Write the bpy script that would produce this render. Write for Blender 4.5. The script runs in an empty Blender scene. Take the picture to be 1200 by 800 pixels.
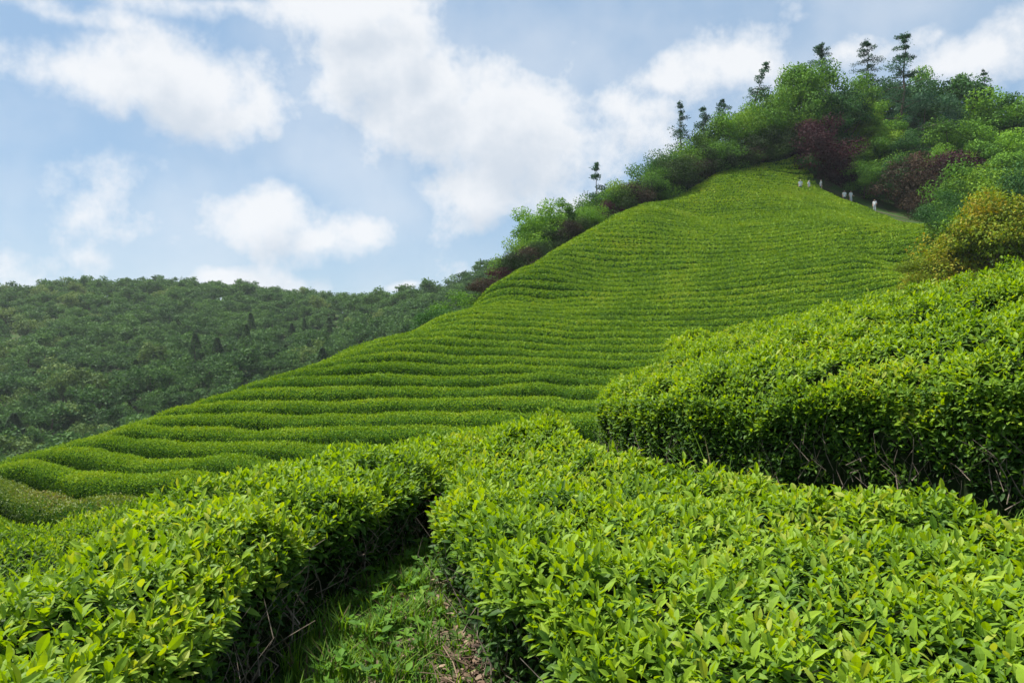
import bpy, math
import numpy as np
from mathutils import Vector

# ------------------------------------------------------------------ basics
CAMZ, F = 1.6, 866.67
SUN_AZ, SUN_EL = -62.0, 63.0          # degrees: clockwise from +Y (view direction), above horizon
sc = bpy.context.scene
HAZE = .00016
COL = sc.collection
rg = np.random.default_rng(11)

def P(px, py, d):
    return np.array([(px - 600) / F * d, d, CAMZ + (400 - py) / F * d])

# ------------------------------------------------------------------ smooth noise (sum of sines)
def noise2(x, y, scale, seed):
    r = np.random.default_rng(seed)
    out = 0
    for i in range(7):
        a = r.uniform(0, 6.283); k = r.uniform(.6, 1.7) / scale * 6.283; p = r.uniform(0, 6.283)
        out = out + np.sin((x * np.cos(a) + y * np.sin(a)) * k + p)
    return out / 3.2

# ------------------------------------------------------------------ terrain
pts = []
def T(x, y, z): pts.append((x, y, z))
def TP(px, py, d): pts.append(tuple(P(px, py, d)))
# knoll the camera stands on (world z, ground)
for q in [(0, 0, 0), (0, -4, .25), (-3, -3, -.35), (3, -3, .75), (-1.4, 1, -.1), (-1.5, 3.5, -.12), (-.3, 2.2, .06), (-.55, 3.6, .10), (-.75, 5.2, .06),
          (.8, 2.5, .0), (2, 2, .05), (2.2, 3.6, .12), (1, 5, .0), (.3, 6.5, -.1), (-1, 6.2, -.12), (.3, 8.5, -.22),
          (1.2, 7.6, .1), (2, 6.2, .3), (3.2, 4.6, .55), (5, 3, .95), (2.5, 8.2, .55), (4.2, 6.2, .95), (5.5, 8, 1.35), (3.5, 10.5, .75),
          (7, 7.5, 1.75), (9, 3, 2), (6, 12, 1.2), (9, 14, 1.5), (-2.7, 3, -.6), (-3.5, 5.5, -.95), (-3, 8.5, -1.3), (-5, 3, -1.5), (-7, 6, -2.4), (-1, 10, -1.2),
          (1, 12, -1.0), (-6, 11, -3.6), (-2, 14, -3.4), (2, 17, -3.0), (6, 20, -1.8), (12, 20, .4), (-12, 12, -6.3), (-9, 17, -5.6), (15, 8, 2.8), (-12, 0, -3)]:
    T(*q)
# tea hill, visible face
face = []
for q in [(0, 615, 23), (0, 580, 26.5), (0, 545, 31), (100, 600, 22.5), (100, 560, 27), (100, 517, 34), (200, 575, 23), (200, 530, 29.5), (180, 491, 37),
          (300, 545, 25), (300, 500, 32), (300, 452, 42), (400, 520, 27), (400, 470, 35), (400, 416, 49), (500, 510, 27.5), (500, 450, 37.5), (500, 381, 57),
          (640, 490, 29.5), (640, 440, 38), (640, 400, 46.5), (640, 350, 60), (565, 346, 64), (640, 301, 72), (750, 241, 84), (840, 206, 92), (945, 186, 98),
          (700, 320, 66), (780, 450, 35), (780, 400, 46), (780, 350, 57), (780, 300, 68), (820, 255, 80), (900, 400, 45), (900, 350, 54), (900, 300, 65), (900, 250, 79), (900, 220, 88),
          (890, 197, 95), (920, 190, 97), (600, 325, 68), (675, 280, 76), (712, 258, 80), (1000, 340, 53), (1000, 300, 61), (1000, 265, 71), (1000, 236, 91), (955, 216, 95), (1060, 262, 80), (1100, 264, 78), (1085, 322, 60)]:
    p_ = P(*q); face.append(tuple(p_)); T(p_[0], p_[1], p_[2] - float(np.interp(q[2], [22, 58, 68, 86, 93, 98], [.95, .9, .6, .65, .55, -.1])))
# behind the ridge line: plateau then fall
for px, py, d in [(0, 615, 36), (180, 570, 43), (300, 535, 49), (400, 500, 56), (500, 465, 64), (565, 410, 72), (640, 345, 83), (750, 270, 96), (840, 215, 105), (945, 178, 110)]:
    TP(px, py, d)
for px, py, d in [(0, 640, 60), (180, 590, 66), (300, 560, 72), (400, 530, 80), (500, 490, 90), (565, 450, 98), (640, 420, 106), (750, 340, 125), (850, 270, 140), (950, 190, 150)]:
    TP(px, py, d)
# wooded slope at upper right
for q in [(1000, 212, 102), (1100, 240, 98), (1200, 262, 92), (1200, 305, 60), (1300, 270, 85), (1100, 215, 118), (1220, 235, 115), (1000, 190, 122), (1350, 330, 45), (1150, 330, 50),
          (1150, 220, 170), (1400, 230, 150)]:
    TP(*q)
# far wooded hill (ground lies some 6 m below the canopy)
for q in [(-250, 560, 120), (-50, 570, 115), (100, 565, 120), (250, 545, 120), (350, 520, 125), (-100, 500, 165), (50, 480, 165), (200, 465, 170), (330, 445, 170), (440, 440, 170), (-100, 420, 230),
          (50, 410, 230), (200, 405, 235), (330, 400, 235), (450, 400, 230), (-250, 350, 320), (-100, 352, 320), (0, 362, 315), (70, 348, 320), (200, 346, 330), (300, 354, 325), (400, 367, 320), (470, 369, 300),
          (530, 353, 270), (570, 332, 250), (640, 315, 240), (800, 310, 250), (950, 300, 270), (500, 400, 200), (600, 380, 190), (100, 400, 450), (300, 420, 450), (500, 420, 420), (800, 380, 400)]:
    TP(*q)
for a in np.arange(0, 360, 20):
    for r, z in ((700, -5), (1800, 0)):
        T(r * math.sin(math.radians(a)), r * math.cos(math.radians(a)), z)
for x, y, z in [(-60, -20, -14), (-60, 40, -16), (-100, 80, -18), (60, -20, 8), (70, 30, 12), (0, -40, 1), (-200, 60, -12), (150, 60, 20), (-45, 60, -17), (-60, 95, -19)]:
    T(x, y, z)
CP = np.array(pts)
_c = 1.5
def _ker(d2): return np.sqrt(d2 + _c * _c)
_d2 = ((CP[:, None, :2] - CP[None, :, :2]) ** 2).sum(-1)
_W = np.linalg.solve(_ker(_d2) + 1e-6 * np.eye(len(CP)), CP[:, 2])
def H(x, y):
    x = np.asarray(x, float); y = np.asarray(y, float)
    sh = x.shape; x = x.ravel(); y = y.ravel(); out = np.zeros(len(x))
    for i in range(0, len(x), 40000):
        dx = x[i:i + 40000, None] - CP[None, :, 0]; dy = y[i:i + 40000, None] - CP[None, :, 1]
        out[i:i + 40000] = _ker(dx * dx + dy * dy) @ _W
    return out.reshape(sh)
def h1(x, y): return float(H(np.array([x]), np.array([y]))[0])
def hit(px, py, d0=15, d1=400):
    d = np.linspace(d0, d1, 1500)
    x = (px - 600) / F * d; z = CAMZ + (400 - py) / F * d
    k = np.argmax(H(x, d) > z)
    return x[k], d[k]

# ------------------------------------------------------------------ mesh builder
class MB:
    def __init__(s): s.V = []; s.fl = []; s.ft = []; s.tint = []; s.mi = []; s.n = 0
    def add(s, V, Fs, tint=0.5, mi=0):
        V = np.asarray(V, np.float32).reshape(-1, 3); Fs = np.asarray(Fs, np.int64)
        s.V.append(V); s.fl.append((Fs + s.n).ravel()); s.ft.append(np.full(len(Fs), Fs.shape[1], np.int64))
        s.tint.append(np.broadcast_to(np.asarray(tint, np.float32), (len(Fs),)).copy()); s.mi.append(np.full(len(Fs), mi, np.int64))
        s.n += len(V)
    def mesh(s, name, mats, smooth=False):
        me = bpy.data.meshes.new(name)
        V = np.concatenate(s.V); fl = np.concatenate(s.fl); ft = np.concatenate(s.ft)
        me.vertices.add(len(V)); me.vertices.foreach_set('co', V.ravel())
        me.loops.add(len(fl)); me.loops.foreach_set('vertex_index', fl.astype(np.int32))
        me.polygons.add(len(ft)); st = np.concatenate([[0], np.cumsum(ft)[:-1]])
        me.polygons.foreach_set('loop_start', st.astype(np.int32))
        if not isinstance(mats, (list, tuple)): mats = [mats]
        for m in mats: me.materials.append(m)
        me.polygons.foreach_set('material_index', np.concatenate(s.mi).astype(np.int32))
        me.polygons.foreach_set('use_smooth', np.full(len(ft), smooth))
        a = me.attributes.new('tint', 'FLOAT', 'FACE'); a.data.foreach_set('value', np.concatenate(s.tint))
        me.update(calc_edges=True)
        return me
    def build(s, name, mats, parent=None, smooth=False):
        return link(name, s.mesh(name, mats, smooth), parent)
def link(name, me, parent=None):
    o = bpy.data.objects.new(name, me); COL.objects.link(o)
    if parent: o.parent = parent
    return o
def tag(o, label=None, cat=None, group=None, kind=None):
    for k, v in (('label', label), ('category', cat), ('group', group), ('kind', kind)):
        if v: o[k] = v
    return o
def empty(name, loc, rz=0, s=1):
    o = bpy.data.objects.new(name, None); COL.objects.link(o); o.location = loc; o.rotation_euler = (0, 0, rz); o.scale = (s, s, s)
    o.empty_display_size = .3
    return o
def unit(v): return v / np.maximum(np.linalg.norm(v, axis=-1, keepdims=True), 1e-9)

def tube(mb, pts_, rad, n=5, tint=.5, mi=0):
    p = np.asarray(pts_, float); r = np.asarray(rad, float); m = len(p)
    t = np.gradient(p, axis=0); t = unit(t)
    ref = np.where(np.abs(t[:, 2:3]) > .9, np.array([[1., 0, 0]]), np.array([[0, 0, 1.]]))
    u = unit(np.cross(t, ref)); v = np.cross(t, u)
    a = np.arange(n) / n * 6.2832
    V = p[:, None] + r[:, None, None] * (np.cos(a)[None, :, None] * u[:, None] + np.sin(a)[None, :, None] * v[:, None])
    i = np.arange(m - 1)[:, None] * n; j = np.arange(n)[None]
    Fs = np.stack([i + j, i + (j + 1) % n, i + n + (j + 1) % n, i + n + j], -1).reshape(-1, 4)
    mb.add(V.reshape(-1, 3), Fs, tint, mi)

# leaves ------------------------------------------------------------
_rows_t = np.array([0, .22, .22, .22, .5, .5, .5, .78, .78, .78, 1.0])
_rows_w = np.array([0, -.36, 0, .36, -.5, 0, .5, -.32, 0, .32, 0])
_LF4 = np.array([[1, 2, 5, 4], [2, 3, 6, 5], [4, 5, 8, 7], [5, 6, 9, 8]])
_LF3 = np.array([[0, 2, 1], [0, 3, 2], [7, 8, 10], [8, 9, 10]])
def leaves_hi(mb, pos, d, nrm, L, W, tint, bend, fold):
    N = len(pos); d = unit(d); s = unit(np.cross(nrm, d)); nrm = np.cross(d, s)
    t = _rows_t[None]; w = _rows_w[None]
    z = -bend[:, None] * t * t * L[:, None] + fold[:, None] * np.abs(w) * W[:, None]
    V = pos[:, None] + d[:, None] * (t * L[:, None])[..., None] + s[:, None] * (w * W[:, None])[..., None] + nrm[:, None] * z[..., None]
    o = (np.arange(N) * 11)[:, None, None]
    V = V.reshape(-1, 3)
    n0 = mb.n
    mb.add(V, (_LF4[None] + o).reshape(-1, 4), np.repeat(tint, 4))
    mb.fl.append((_LF3[None] + o + n0).ravel()); mb.ft.append(np.full(N * 4, 3)); mb.tint.append(np.repeat(tint, 4).astype(np.float32)); mb.mi.append(np.zeros(N * 4, np.int64))
def leaves_lo(mb, pos, d, nrm, L, W, tint, mi=0):
    N = len(pos); d = unit(d); s = unit(np.cross(nrm, d)); nn = np.cross(d, s)
    V = np.stack([pos, pos + d * (L * .45)[:, None] - s * (W * .5)[:, None] + nn * (L * .08)[:, None], pos + d * L[:, None] - nn * (L * .1)[:, None], pos + d * (L * .45)[:, None] + s * (W * .5)[:, None] + nn * (L * .08)[:, None]], 1)
    mb.add(V.reshape(-1, 3), (np.arange(N) * 4)[:, None] + np.arange(4)[None], tint, mi)
def rdir(n, r=rg): return unit(r.normal(size=(n, 3)))

# ------------------------------------------------------------------ materials
def mat(name):
    m = bpy.data.materials.new(name); m.use_nodes = True
    nt = m.node_tree; nt.nodes.clear()
    return m, nt, nt.nodes, nt.links
def ramp(nodes, stops):
    r = nodes.new('ShaderNodeValToRGB'); e = r.color_ramp.elements
    while len(e) < len(stops): e.new(.5)
    for i, (p, c) in enumerate(stops): e[i].position = p; e[i].color = (*c, 1)
    return r
def leaf_mat(name, stops, transl=.35, rough=.45, spec=.5, hue_noise=None, tr_gain=1.2, ob=0):
    m, nt, N, L = mat(name)
    at = N.new('ShaderNodeAttribute'); at.attribute_name = 'tint'
    r = ramp(N, stops); col = r.outputs[0]
    fac = at.outputs['Fac']
    if hue_noise:
        sc_, amp = hue_noise
        g = N.new('ShaderNodeNewGeometry'); nz = N.new('ShaderNodeTexNoise'); nz.inputs['Scale'].default_value = sc_; nz.inputs['Detail'].default_value = 3
        L.new(g.outputs['Position'], nz.inputs['Vector'])
        a = N.new('ShaderNodeMath'); a.operation = 'MULTIPLY_ADD'; a.inputs[1].default_value = amp; a.inputs[2].default_value = -.5 * amp
        L.new(nz.outputs['Fac'], a.inputs[0])
        b = N.new('ShaderNodeMath'); b.operation = 'ADD'; L.new(a.outputs[0], b.inputs[0]); L.new(fac, b.inputs[1]); fac = b.outputs[0]
    if ob:
        oi = N.new('ShaderNodeObjectInfo'); a2 = N.new('ShaderNodeMath'); a2.operation = 'MULTIPLY_ADD'; a2.inputs[1].default_value = ob; a2.inputs[2].default_value = -.5 * ob
        L.new(oi.outputs['Random'], a2.inputs[0]); b2 = N.new('ShaderNodeMath'); b2.operation = 'ADD'; L.new(a2.outputs[0], b2.inputs[0]); L.new(fac, b2.inputs[1]); fac = b2.outputs[0]
    L.new(fac, r.inputs[0])
    p = N.new('ShaderNodeBsdfPrincipled'); p.inputs['Roughness'].default_value = rough; p.inputs['Specular IOR Level'].default_value = spec
    L.new(col, p.inputs['Base Color'])
    t = N.new('ShaderNodeBsdfTranslucent')
    hs = N.new('ShaderNodeHueSaturation'); hs.inputs['Hue'].default_value = .485; hs.inputs['Saturation'].default_value = 1.1; hs.inputs['Value'].default_value = tr_gain
    L.new(col, hs.inputs['Color']); L.new(hs.outputs[0], t.inputs['Color'])
    mx = N.new('ShaderNodeMixShader'); mx.inputs[0].default_value = transl
    L.new(p.outputs[0], mx.inputs[1]); L.new(t.outputs[0], mx.inputs[2])
    o = N.new('ShaderNodeOutputMaterial'); L.new(mx.outputs[0], o.inputs[0])
    return m
def solid_mat(name, c1, c2, scale=8, rough=.9, bump=.0, spec=.2):
    m, nt, N, L = mat(name)
    g = N.new('ShaderNodeNewGeometry'); nz = N.new('ShaderNodeTexNoise'); nz.inputs['Scale'].default_value = scale; nz.inputs['Detail'].default_value = 6
    L.new(g.outputs['Position'], nz.inputs['Vector'])
    r = ramp(N, [(.35, c1), (.65, c2)]); L.new(nz.outputs['Fac'], r.inputs[0])
    p = N.new('ShaderNodeBsdfPrincipled'); p.inputs['Roughness'].default_value = rough; p.inputs['Specular IOR Level'].default_value = spec
    L.new(r.outputs[0], p.inputs['Base Color'])
    if bump:
        b = N.new('ShaderNodeBump'); b.inputs['Strength'].default_value = bump; L.new(nz.outputs['Fac'], b.inputs['Height']); L.new(b.outputs[0], p.inputs['Normal'])
    o = N.new('ShaderNodeOutputMaterial'); L.new(p.outputs[0], o.inputs[0])
    return m

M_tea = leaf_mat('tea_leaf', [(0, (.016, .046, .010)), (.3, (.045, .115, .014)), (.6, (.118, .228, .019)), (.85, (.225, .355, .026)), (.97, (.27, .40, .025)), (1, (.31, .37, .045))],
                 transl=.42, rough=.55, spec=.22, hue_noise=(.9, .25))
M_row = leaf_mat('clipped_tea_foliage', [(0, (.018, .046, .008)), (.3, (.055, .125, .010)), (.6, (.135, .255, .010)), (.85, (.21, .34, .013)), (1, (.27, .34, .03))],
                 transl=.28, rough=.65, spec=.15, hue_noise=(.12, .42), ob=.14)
M_rowbrown = leaf_mat('browned_tea_foliage', [(0, (.02, .04, .010)), (.45, (.09, .16, .014)), (.75, (.17, .23, .02)), (1, (.20, .14, .045))], transl=.3, rough=.6, hue_noise=(.3, .4))
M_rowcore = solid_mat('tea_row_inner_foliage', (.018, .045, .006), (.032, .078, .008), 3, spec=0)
M_core = solid_mat('shaded_inner_twigs', (.010, .018, .006), (.022, .034, .010), 45, bump=.6, spec=.05)  # twig mass painted near-black for the shade inside the hedge
M_twig = solid_mat('grey_brown_twig', (.10, .075, .055), (.22, .18, .14), 40)
M_bark = solid_mat('tree_bark', (.055, .042, .032), (.14, .11, .085), 6, bump=.4)
M_grass = leaf_mat('grass_blade', [(0, (.06, .05, .02)), (.12, (.16, .12, .06)), (.2, (.035, .095, .014)), (.6, (.095, .22, .022)), (1, (.19, .31, .035))], transl=.4, rough=.6, spec=.12)
M_litter = leaf_mat('dry_leaf', [(0, (.06, .035, .02)), (.6, (.16, .10, .06)), (1, (.28, .20, .13))], transl=.1, rough=.8)
def crown(name, lo, mid, hi, tr=.24, hn=(.25, .25), ob=.3):
    return leaf_mat(name, [(0, lo), (.5, mid), (1, hi)], transl=tr, rough=.65, spec=.12, hue_noise=hn, ob=ob)
M_dark = crown('dark_green_foliage', (0.0204, 0.0612, 0.0204), (0.04488, 0.1265, 0.02856), (0.0918, 0.2244, 0.0408))
M_mid = crown('mid_green_foliage', (0.03861, 0.09828, 0.01755), (0.1088, 0.2457, 0.02808), (0.2106, 0.3861, 0.0351))
M_lime = crown('yellow_green_foliage', (0.0483, 0.1035, 0.0138), (0.1173, 0.2346, 0.0207), (0.2346, 0.3726, 0.0345))
M_shade = crown('shade_darkened_azalea_leaves', (.010, .024, .007), (.028, .06, .013), (.065, .125, .02), tr=.2)  # shaded side of the front ridge shrubs, painted as darker leaf colour
M_blue = crown('bluish_conifer_needles', (0.02025, 0.05265, 0.02835), (0.04455, 0.1114, 0.0567), (0.09113, 0.1924, 0.09113))
M_maroon = crown('maroon_foliage', (.016, .008, .009), (.050, .017, .020), (.10, .034, .038))
M_brownred = crown('brown_red_foliage', (.014, .016, .009), (.045, .036, .02), (.10, .065, .04), hn=(.6, .5))
M_orange = crown('orange_tinged_foliage', (.06, .085, .012), (.20, .29, .022), (.36, .28, .03), tr=.32, hn=(.4, .8), ob=0)
M_far1 = crown('far_forest_green', (0.0225, 0.0575, 0.0175), (0.0525, 0.1225, 0.03), (0.09375, 0.1875, 0.0425), hn=(.03, .55), ob=.4)
M_far2 = crown('far_forest_conifer', (.018, .048, .018), (.044, .10, .03), (.075, .145, .045), tr=.42, hn=(.03, .55), ob=.4)
M_far3 = crown('far_forest_pale', (.05, .09, .02), (.10, .17, .04), (.16, .23, .06), hn=(.03, .55), ob=.4)

# ground
m, nt, N, L = mat('hill_ground'); M_ground = m
g = N.new('ShaderNodeNewGeometry')
n1 = N.new('ShaderNodeTexNoise'); n1.inputs['Scale'].default_value = .5; n1.inputs['Detail'].default_value = 8; L.new(g.outputs['Position'], n1.inputs['Vector'])
n2 = N.new('ShaderNodeTexNoise'); n2.inputs['Scale'].default_value = 9; n2.inputs['Detail'].default_value = 8; L.new(g.outputs['Position'], n2.inputs['Vector'])
r1 = ramp(N, [(.35, (.018, .045, .010)), (.6, (.045, .10, .015))]); r2 = ramp(N, [(.35, (.03, .024, .014)), (.7, (.09, .068, .042))])
L.new(n2.outputs['Fac'], r1.inputs[0]); L.new(n2.outputs['Fac'], r2.inputs[0])
mx = N.new('ShaderNodeMix'); mx.data_type = 'RGBA'; rr = ramp(N, [(.45, (0, 0, 0)), (.62, (.7, .7, .7))]); L.new(n1.outputs['Fac'], rr.inputs[0])
L.new(rr.outputs[0], mx.inputs[0]); L.new(r1.outputs[0], mx.inputs[6]); L.new(r2.outputs[0], mx.inputs[7])
p = N.new('ShaderNodeBsdfPrincipled'); p.inputs['Roughness'].default_value = .95; p.inputs['Specular IOR Level'].default_value = .15
L.new(mx.outputs[2], p.inputs['Base Color'])
b = N.new('ShaderNodeBump'); b.inputs['Strength'].default_value = .5; b.inputs['Distance'].default_value = .05; L.new(n2.outputs['Fac'], b.inputs['Height']); L.new(b.outputs[0], p.inputs['Normal'])
o = N.new('ShaderNodeOutputMaterial'); L.new(p.outputs[0], o.inputs[0])
M_path = solid_mat('trodden_path', (.05, .055, .024), (.11, .095, .055), 5, bump=.3)
M_foot = solid_mat('grassy_soil', (.035, .06, .016), (.10, .08, .05), 6, bump=.4)

# ------------------------------------------------------------------ ground sheet
n = 640
u = np.linspace(-1, 1, n)
gx = 14 * np.sinh(u * math.asinh(1700 / 14)); gy = 6 + 14 * np.sinh(u * math.asinh(1700 / 14))
GX, GY = np.meshgrid(gx, gy, indexing='ij')
GZ = H(GX, GY) - .03
i = np.arange(n - 1)[:, None] * n + np.arange(n - 1)[None]
mb = MB(); mb.add(np.stack([GX, GY, GZ], -1).reshape(-1, 3), np.stack([i, i + n, i + n + 1, i + 1], -1).reshape(-1, 4))
tag(mb.build('ground', M_ground, smooth=True), kind='structure')

# ------------------------------------------------------------------ foreground hedges
def chaikin(p, k=3):
    p = np.asarray(p, float)
    for _ in range(k):
        q = np.roll(p, -1, 0); p = np.stack([.75 * p + .25 * q, .25 * p + .75 * q], 1).reshape(-1, 2)
    return p
def sdf(poly, x, y):
    a = poly; b_ = np.roll(poly, -1, 0); best = np.full(x.shape, 1e9); ins = np.zeros(x.shape, bool)
    for (ax, ay), (bx, by) in zip(a, b_):
        ex, ey = bx - ax, by - ay; wx, wy = x - ax, y - ay
        t = np.clip((wx * ex + wy * ey) / (ex * ex + ey * ey + 1e-12), 0, 1)
        best = np.minimum(best, (wx - t * ex) ** 2 + (wy - t * ey) ** 2)
        c = ((ay <= y) & (by > y)) | ((by <= y) & (ay > y))
        with np.errstate(divide='ignore', invalid='ignore'):
            xc = ax + (y - ay) / (by - ay) * ex
        ins ^= c & (x < xc)
    return np.where(ins, 1, -1) * np.sqrt(best)
def interp_top(ctrl):
    c = np.array(ctrl, float); D = np.sqrt(((c[:, None, :2] - c[None, :, :2]) ** 2).sum(-1) + .25)
    w = np.linalg.solve(D + 1e-6 * np.eye(len(c)), c[:, 2])
    return lambda x, y: np.sqrt((x[:, None] - c[None, :, 0]) ** 2 + (y[:, None] - c[None, :, 1]) ** 2 + .25) @ w
def hedge(name, poly, top, label, seed, dens=300, side_dens=170, rnd=.3, tint_off=0., lowdetail=False, size=1., bare=.25, bump=.05, twigs=24, tl=(.15, .45), side_t=0.):
    r = np.random.default_rng(seed)
    poly = chaikin(poly)
    nrm2 = np.stack([np.roll(poly, -1, 0)[:, 1] - np.roll(poly, 1, 0)[:, 1], -(np.roll(poly, -1, 0)[:, 0] - np.roll(poly, 1, 0)[:, 0])], -1)
    area = .5 * np.sum(poly[:, 0] * np.roll(poly[:, 1], -1) - np.roll(poly[:, 0], -1) * poly[:, 1])
    nrm2 = unit(nrm2) * (1 if area > 0 else -1)
    poly = poly + nrm2 * (noise2(poly[:, 0], poly[:, 1], .9, seed + 1) * .05)[:, None]
    ft = interp_top(top)
    lump = lambda x, y: noise2(x, y, .8, seed + 2) * bump + noise2(x, y, .28, seed + 3) * bump * .6
    x0, y0 = poly.min(0); x1, y1 = poly.max(0)
    def shell(x, y, sd):
        e = np.clip(rnd - sd, 0, rnd); return ft(x, y) + lump(x, y) - (rnd - np.sqrt(np.maximum(rnd * rnd - e * e, 0)))
    root = empty('tea_hedge', (float(poly[:, 0].mean()), float(poly[:, 1].mean()), h1(poly[:, 0].mean(), poly[:, 1].mean())))
    tag(root, label, 'tea hedge', 'tea hedges around the camera path')
    off = np.array(root.location)
    # core
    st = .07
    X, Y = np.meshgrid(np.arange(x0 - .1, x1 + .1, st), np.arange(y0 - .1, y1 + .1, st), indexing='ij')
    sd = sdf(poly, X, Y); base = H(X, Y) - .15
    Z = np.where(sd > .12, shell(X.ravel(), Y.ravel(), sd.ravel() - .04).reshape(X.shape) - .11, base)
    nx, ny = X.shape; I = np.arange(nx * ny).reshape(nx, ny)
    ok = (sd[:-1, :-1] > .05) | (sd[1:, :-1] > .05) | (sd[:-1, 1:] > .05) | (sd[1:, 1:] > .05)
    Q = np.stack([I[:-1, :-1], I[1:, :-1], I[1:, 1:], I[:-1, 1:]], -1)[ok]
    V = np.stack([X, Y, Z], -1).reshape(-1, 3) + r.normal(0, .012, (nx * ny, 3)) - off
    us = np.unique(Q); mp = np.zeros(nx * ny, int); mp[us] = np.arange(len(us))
    mb = MB(); mb.add(V[us], mp[Q]); mb.build('shaded_woody_core', M_core, root)
    # sample points
    A = abs(area)
    nt_ = int((x1 - x0) * (y1 - y0) * dens)
    sx = r.uniform(x0, x1, nt_); sy = r.uniform(y0, y1, nt_); sd = sdf(poly, sx, sy)
    ne = r.integers(0, len(poly), int(len(sx) * .22)); fe = r.random(len(ne)); de = .02 + .2 * r.random(len(ne)) ** 1.5
    ex_ = poly[ne] + (np.roll(poly, -1, 0)[ne] - poly[ne]) * fe[:, None] - nrm2[ne] * de[:, None]
    sx = np.concatenate([sx, ex_[:, 0]]); sy = np.concatenate([sy, ex_[:, 1]]); sd = sdf(poly, sx, sy)
    k = sd > .01; sx, sy, sd = sx[k], sy[k], sd[k]
    sz = shell(sx, sy, sd)
    e = .03
    gxn = -(shell(sx + e, sy, sdf(poly, sx + e, sy)) - sz) / e; gyn = -(shell(sx, sy + e, sdf(poly, sx, sy + e)) - sz) / e
    nr = unit(np.stack([np.clip(gxn, -2.5, 2.5), np.clip(gyn, -2.5, 2.5), np.ones_like(gxn)], -1))
    pt = np.stack([sx, sy, sz], -1)
    patch = noise2(sx, sy, 1.3, seed + 4)
    keep = r.random(len(sx)) > np.clip(noise2(sx, sy, .22, seed + 5) - .75, 0, 1) * bare * 3
    pt, nr, patch, sd = pt[keep], nr[keep], patch[keep], sd[keep]
    mb = MB()
    def shoots(pt, nr, nl, tbase, spread, young, Ls):
        n = len(pt)
        ax = unit(nr * .6 + np.array([0, 0, .75]) + r.normal(0, .22, (n, 3)))
        ref = unit(np.cross(ax, rdir(n, r)))
        bi = np.cross(ax, ref); ph = r.uniform(0, 6.28, n); tall = r.uniform(.6, 1.3, n) * Ls
        tj = r.normal(0, .1, n)
        for i in range(nl):
            f = i / max(nl - 1, 1)
            a = ph + i * 2.4 + r.normal(0, .25, n)
            el = np.radians(8 + 56 * f ** 1.3 + r.normal(0, 12, n))
            out = ref * np.cos(a)[:, None] + bi * np.sin(a)[:, None]
            d = out * np.cos(el)[:, None] + ax * np.sin(el)[:, None]
            nl_ = unit(ax * np.cos(el)[:, None] - out * np.sin(el)[:, None] + r.normal(0, .2, (n, 3)))
            pos = pt + ax * ((-.055 + .085 * f) * tall)[:, None] + d * .006
            Ln = (.065 - .022 * f) * tall * r.uniform(.75, 1.2, n) * size
            Wd = Ln * r.uniform(.36, .5, n)
            tint = np.clip(tbase + tj + (f - .5) * young + r.normal(0, .07, n), 0, .99)
            rare = r.random(n) > .997; tint = np.where(rare, r.uniform(.9, 1, n), tint)
            if lowdetail: leaves_lo(mb, pos - off, d, nl_, Ln, Wd, tint)
            else: leaves_hi(mb, pos - off, d, nl_, Ln, Wd, tint, r.uniform(.05, .35, n), r.uniform(.15, .5, n))
    shoots(pt, nr, 6, .64 + patch * .11 + tint_off, 0, .42, 1.0)
    sel = r.random(len(pt)) < .09
    shoots(pt[sel] + np.array([0, 0, .025]), nr[sel] * .5, 4, .80, 0, .18, 1.2)
    # sides
    seg = np.roll(poly, -1, 0) - poly; sl = np.linalg.norm(seg, axis=1)
    ns = int(sl.sum() * .9 * side_dens)
    kk = r.choice(len(poly), ns, p=sl / sl.sum()); tt = r.random(ns)
    bx = poly[kk] + seg[kk] * tt[:, None]; bn = nrm2[kk]
    zb = H(bx[:, 0], bx[:, 1]); zt = ft(bx[:, 0], bx[:, 1]) - rnd * .35
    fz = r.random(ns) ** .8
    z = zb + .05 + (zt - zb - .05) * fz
    bare_m = noise2(bx[:, 0] * 1.0 + z, bx[:, 1] - z * 1.3, .45, seed + 7)
    keep = (bare_m < 1.0 - .6 * (1 - fz)) & (z > zb)
    bx, bn, z, fz, zb, zt = bx[keep], bn[keep], z[keep], fz[keep], zb[keep], zt[keep]
    inset = .0 - .12 * (1 - fz) * r.random(len(z)) - .07 * r.random(len(z))
    sp = np.stack([bx[:, 0] + bn[:, 0] * inset, bx[:, 1] + bn[:, 1] * inset, z], -1)
    sn = np.stack([bn[:, 0], bn[:, 1], np.full(len(z), .25)], -1)
    shoots(sp, sn, 5, .27 + side_t + .24 * fz ** 2, 0, .25, .9)  # flank shade painted into the tint, on top of darker mature leaves
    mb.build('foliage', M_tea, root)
    # twigs
    mb = MB(); nb = int(sl.sum() * twigs)
    kk = r.choice(len(poly), nb, p=sl / sl.sum())
    for q in range(nb):
        b0 = poly[kk[q]] + seg[kk[q]] * r.random() - nrm2[kk[q]] * r.uniform(.03, .22)
        zb_ = h1(b0[0], b0[1]); zt_ = float(ft(b0[:1], b0[1:2])[0])
        p0 = np.array([b0[0], b0[1], zb_ - .05 + r.random() * .25]); dirn = np.array([nrm2[kk[q]][0] * .2 + r.normal(0, .22), nrm2[kk[q]][1] * .2 + r.normal(0, .22), 1.])
        ln = min(r.uniform(*tl), zt_ - p0[2] - .12)
        if ln < .1: continue
        ps = [p0 + dirn * ln * t + np.array([*r.normal(0, .05, 2), 0]) for t in (0, .35, .7, 1)]
        tube(mb, np.array(ps) - off, np.array([1, .8, .55, .3]) * r.uniform(.002, .005), 4)
    mb.build('branches', M_twig, root)
    return root

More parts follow.
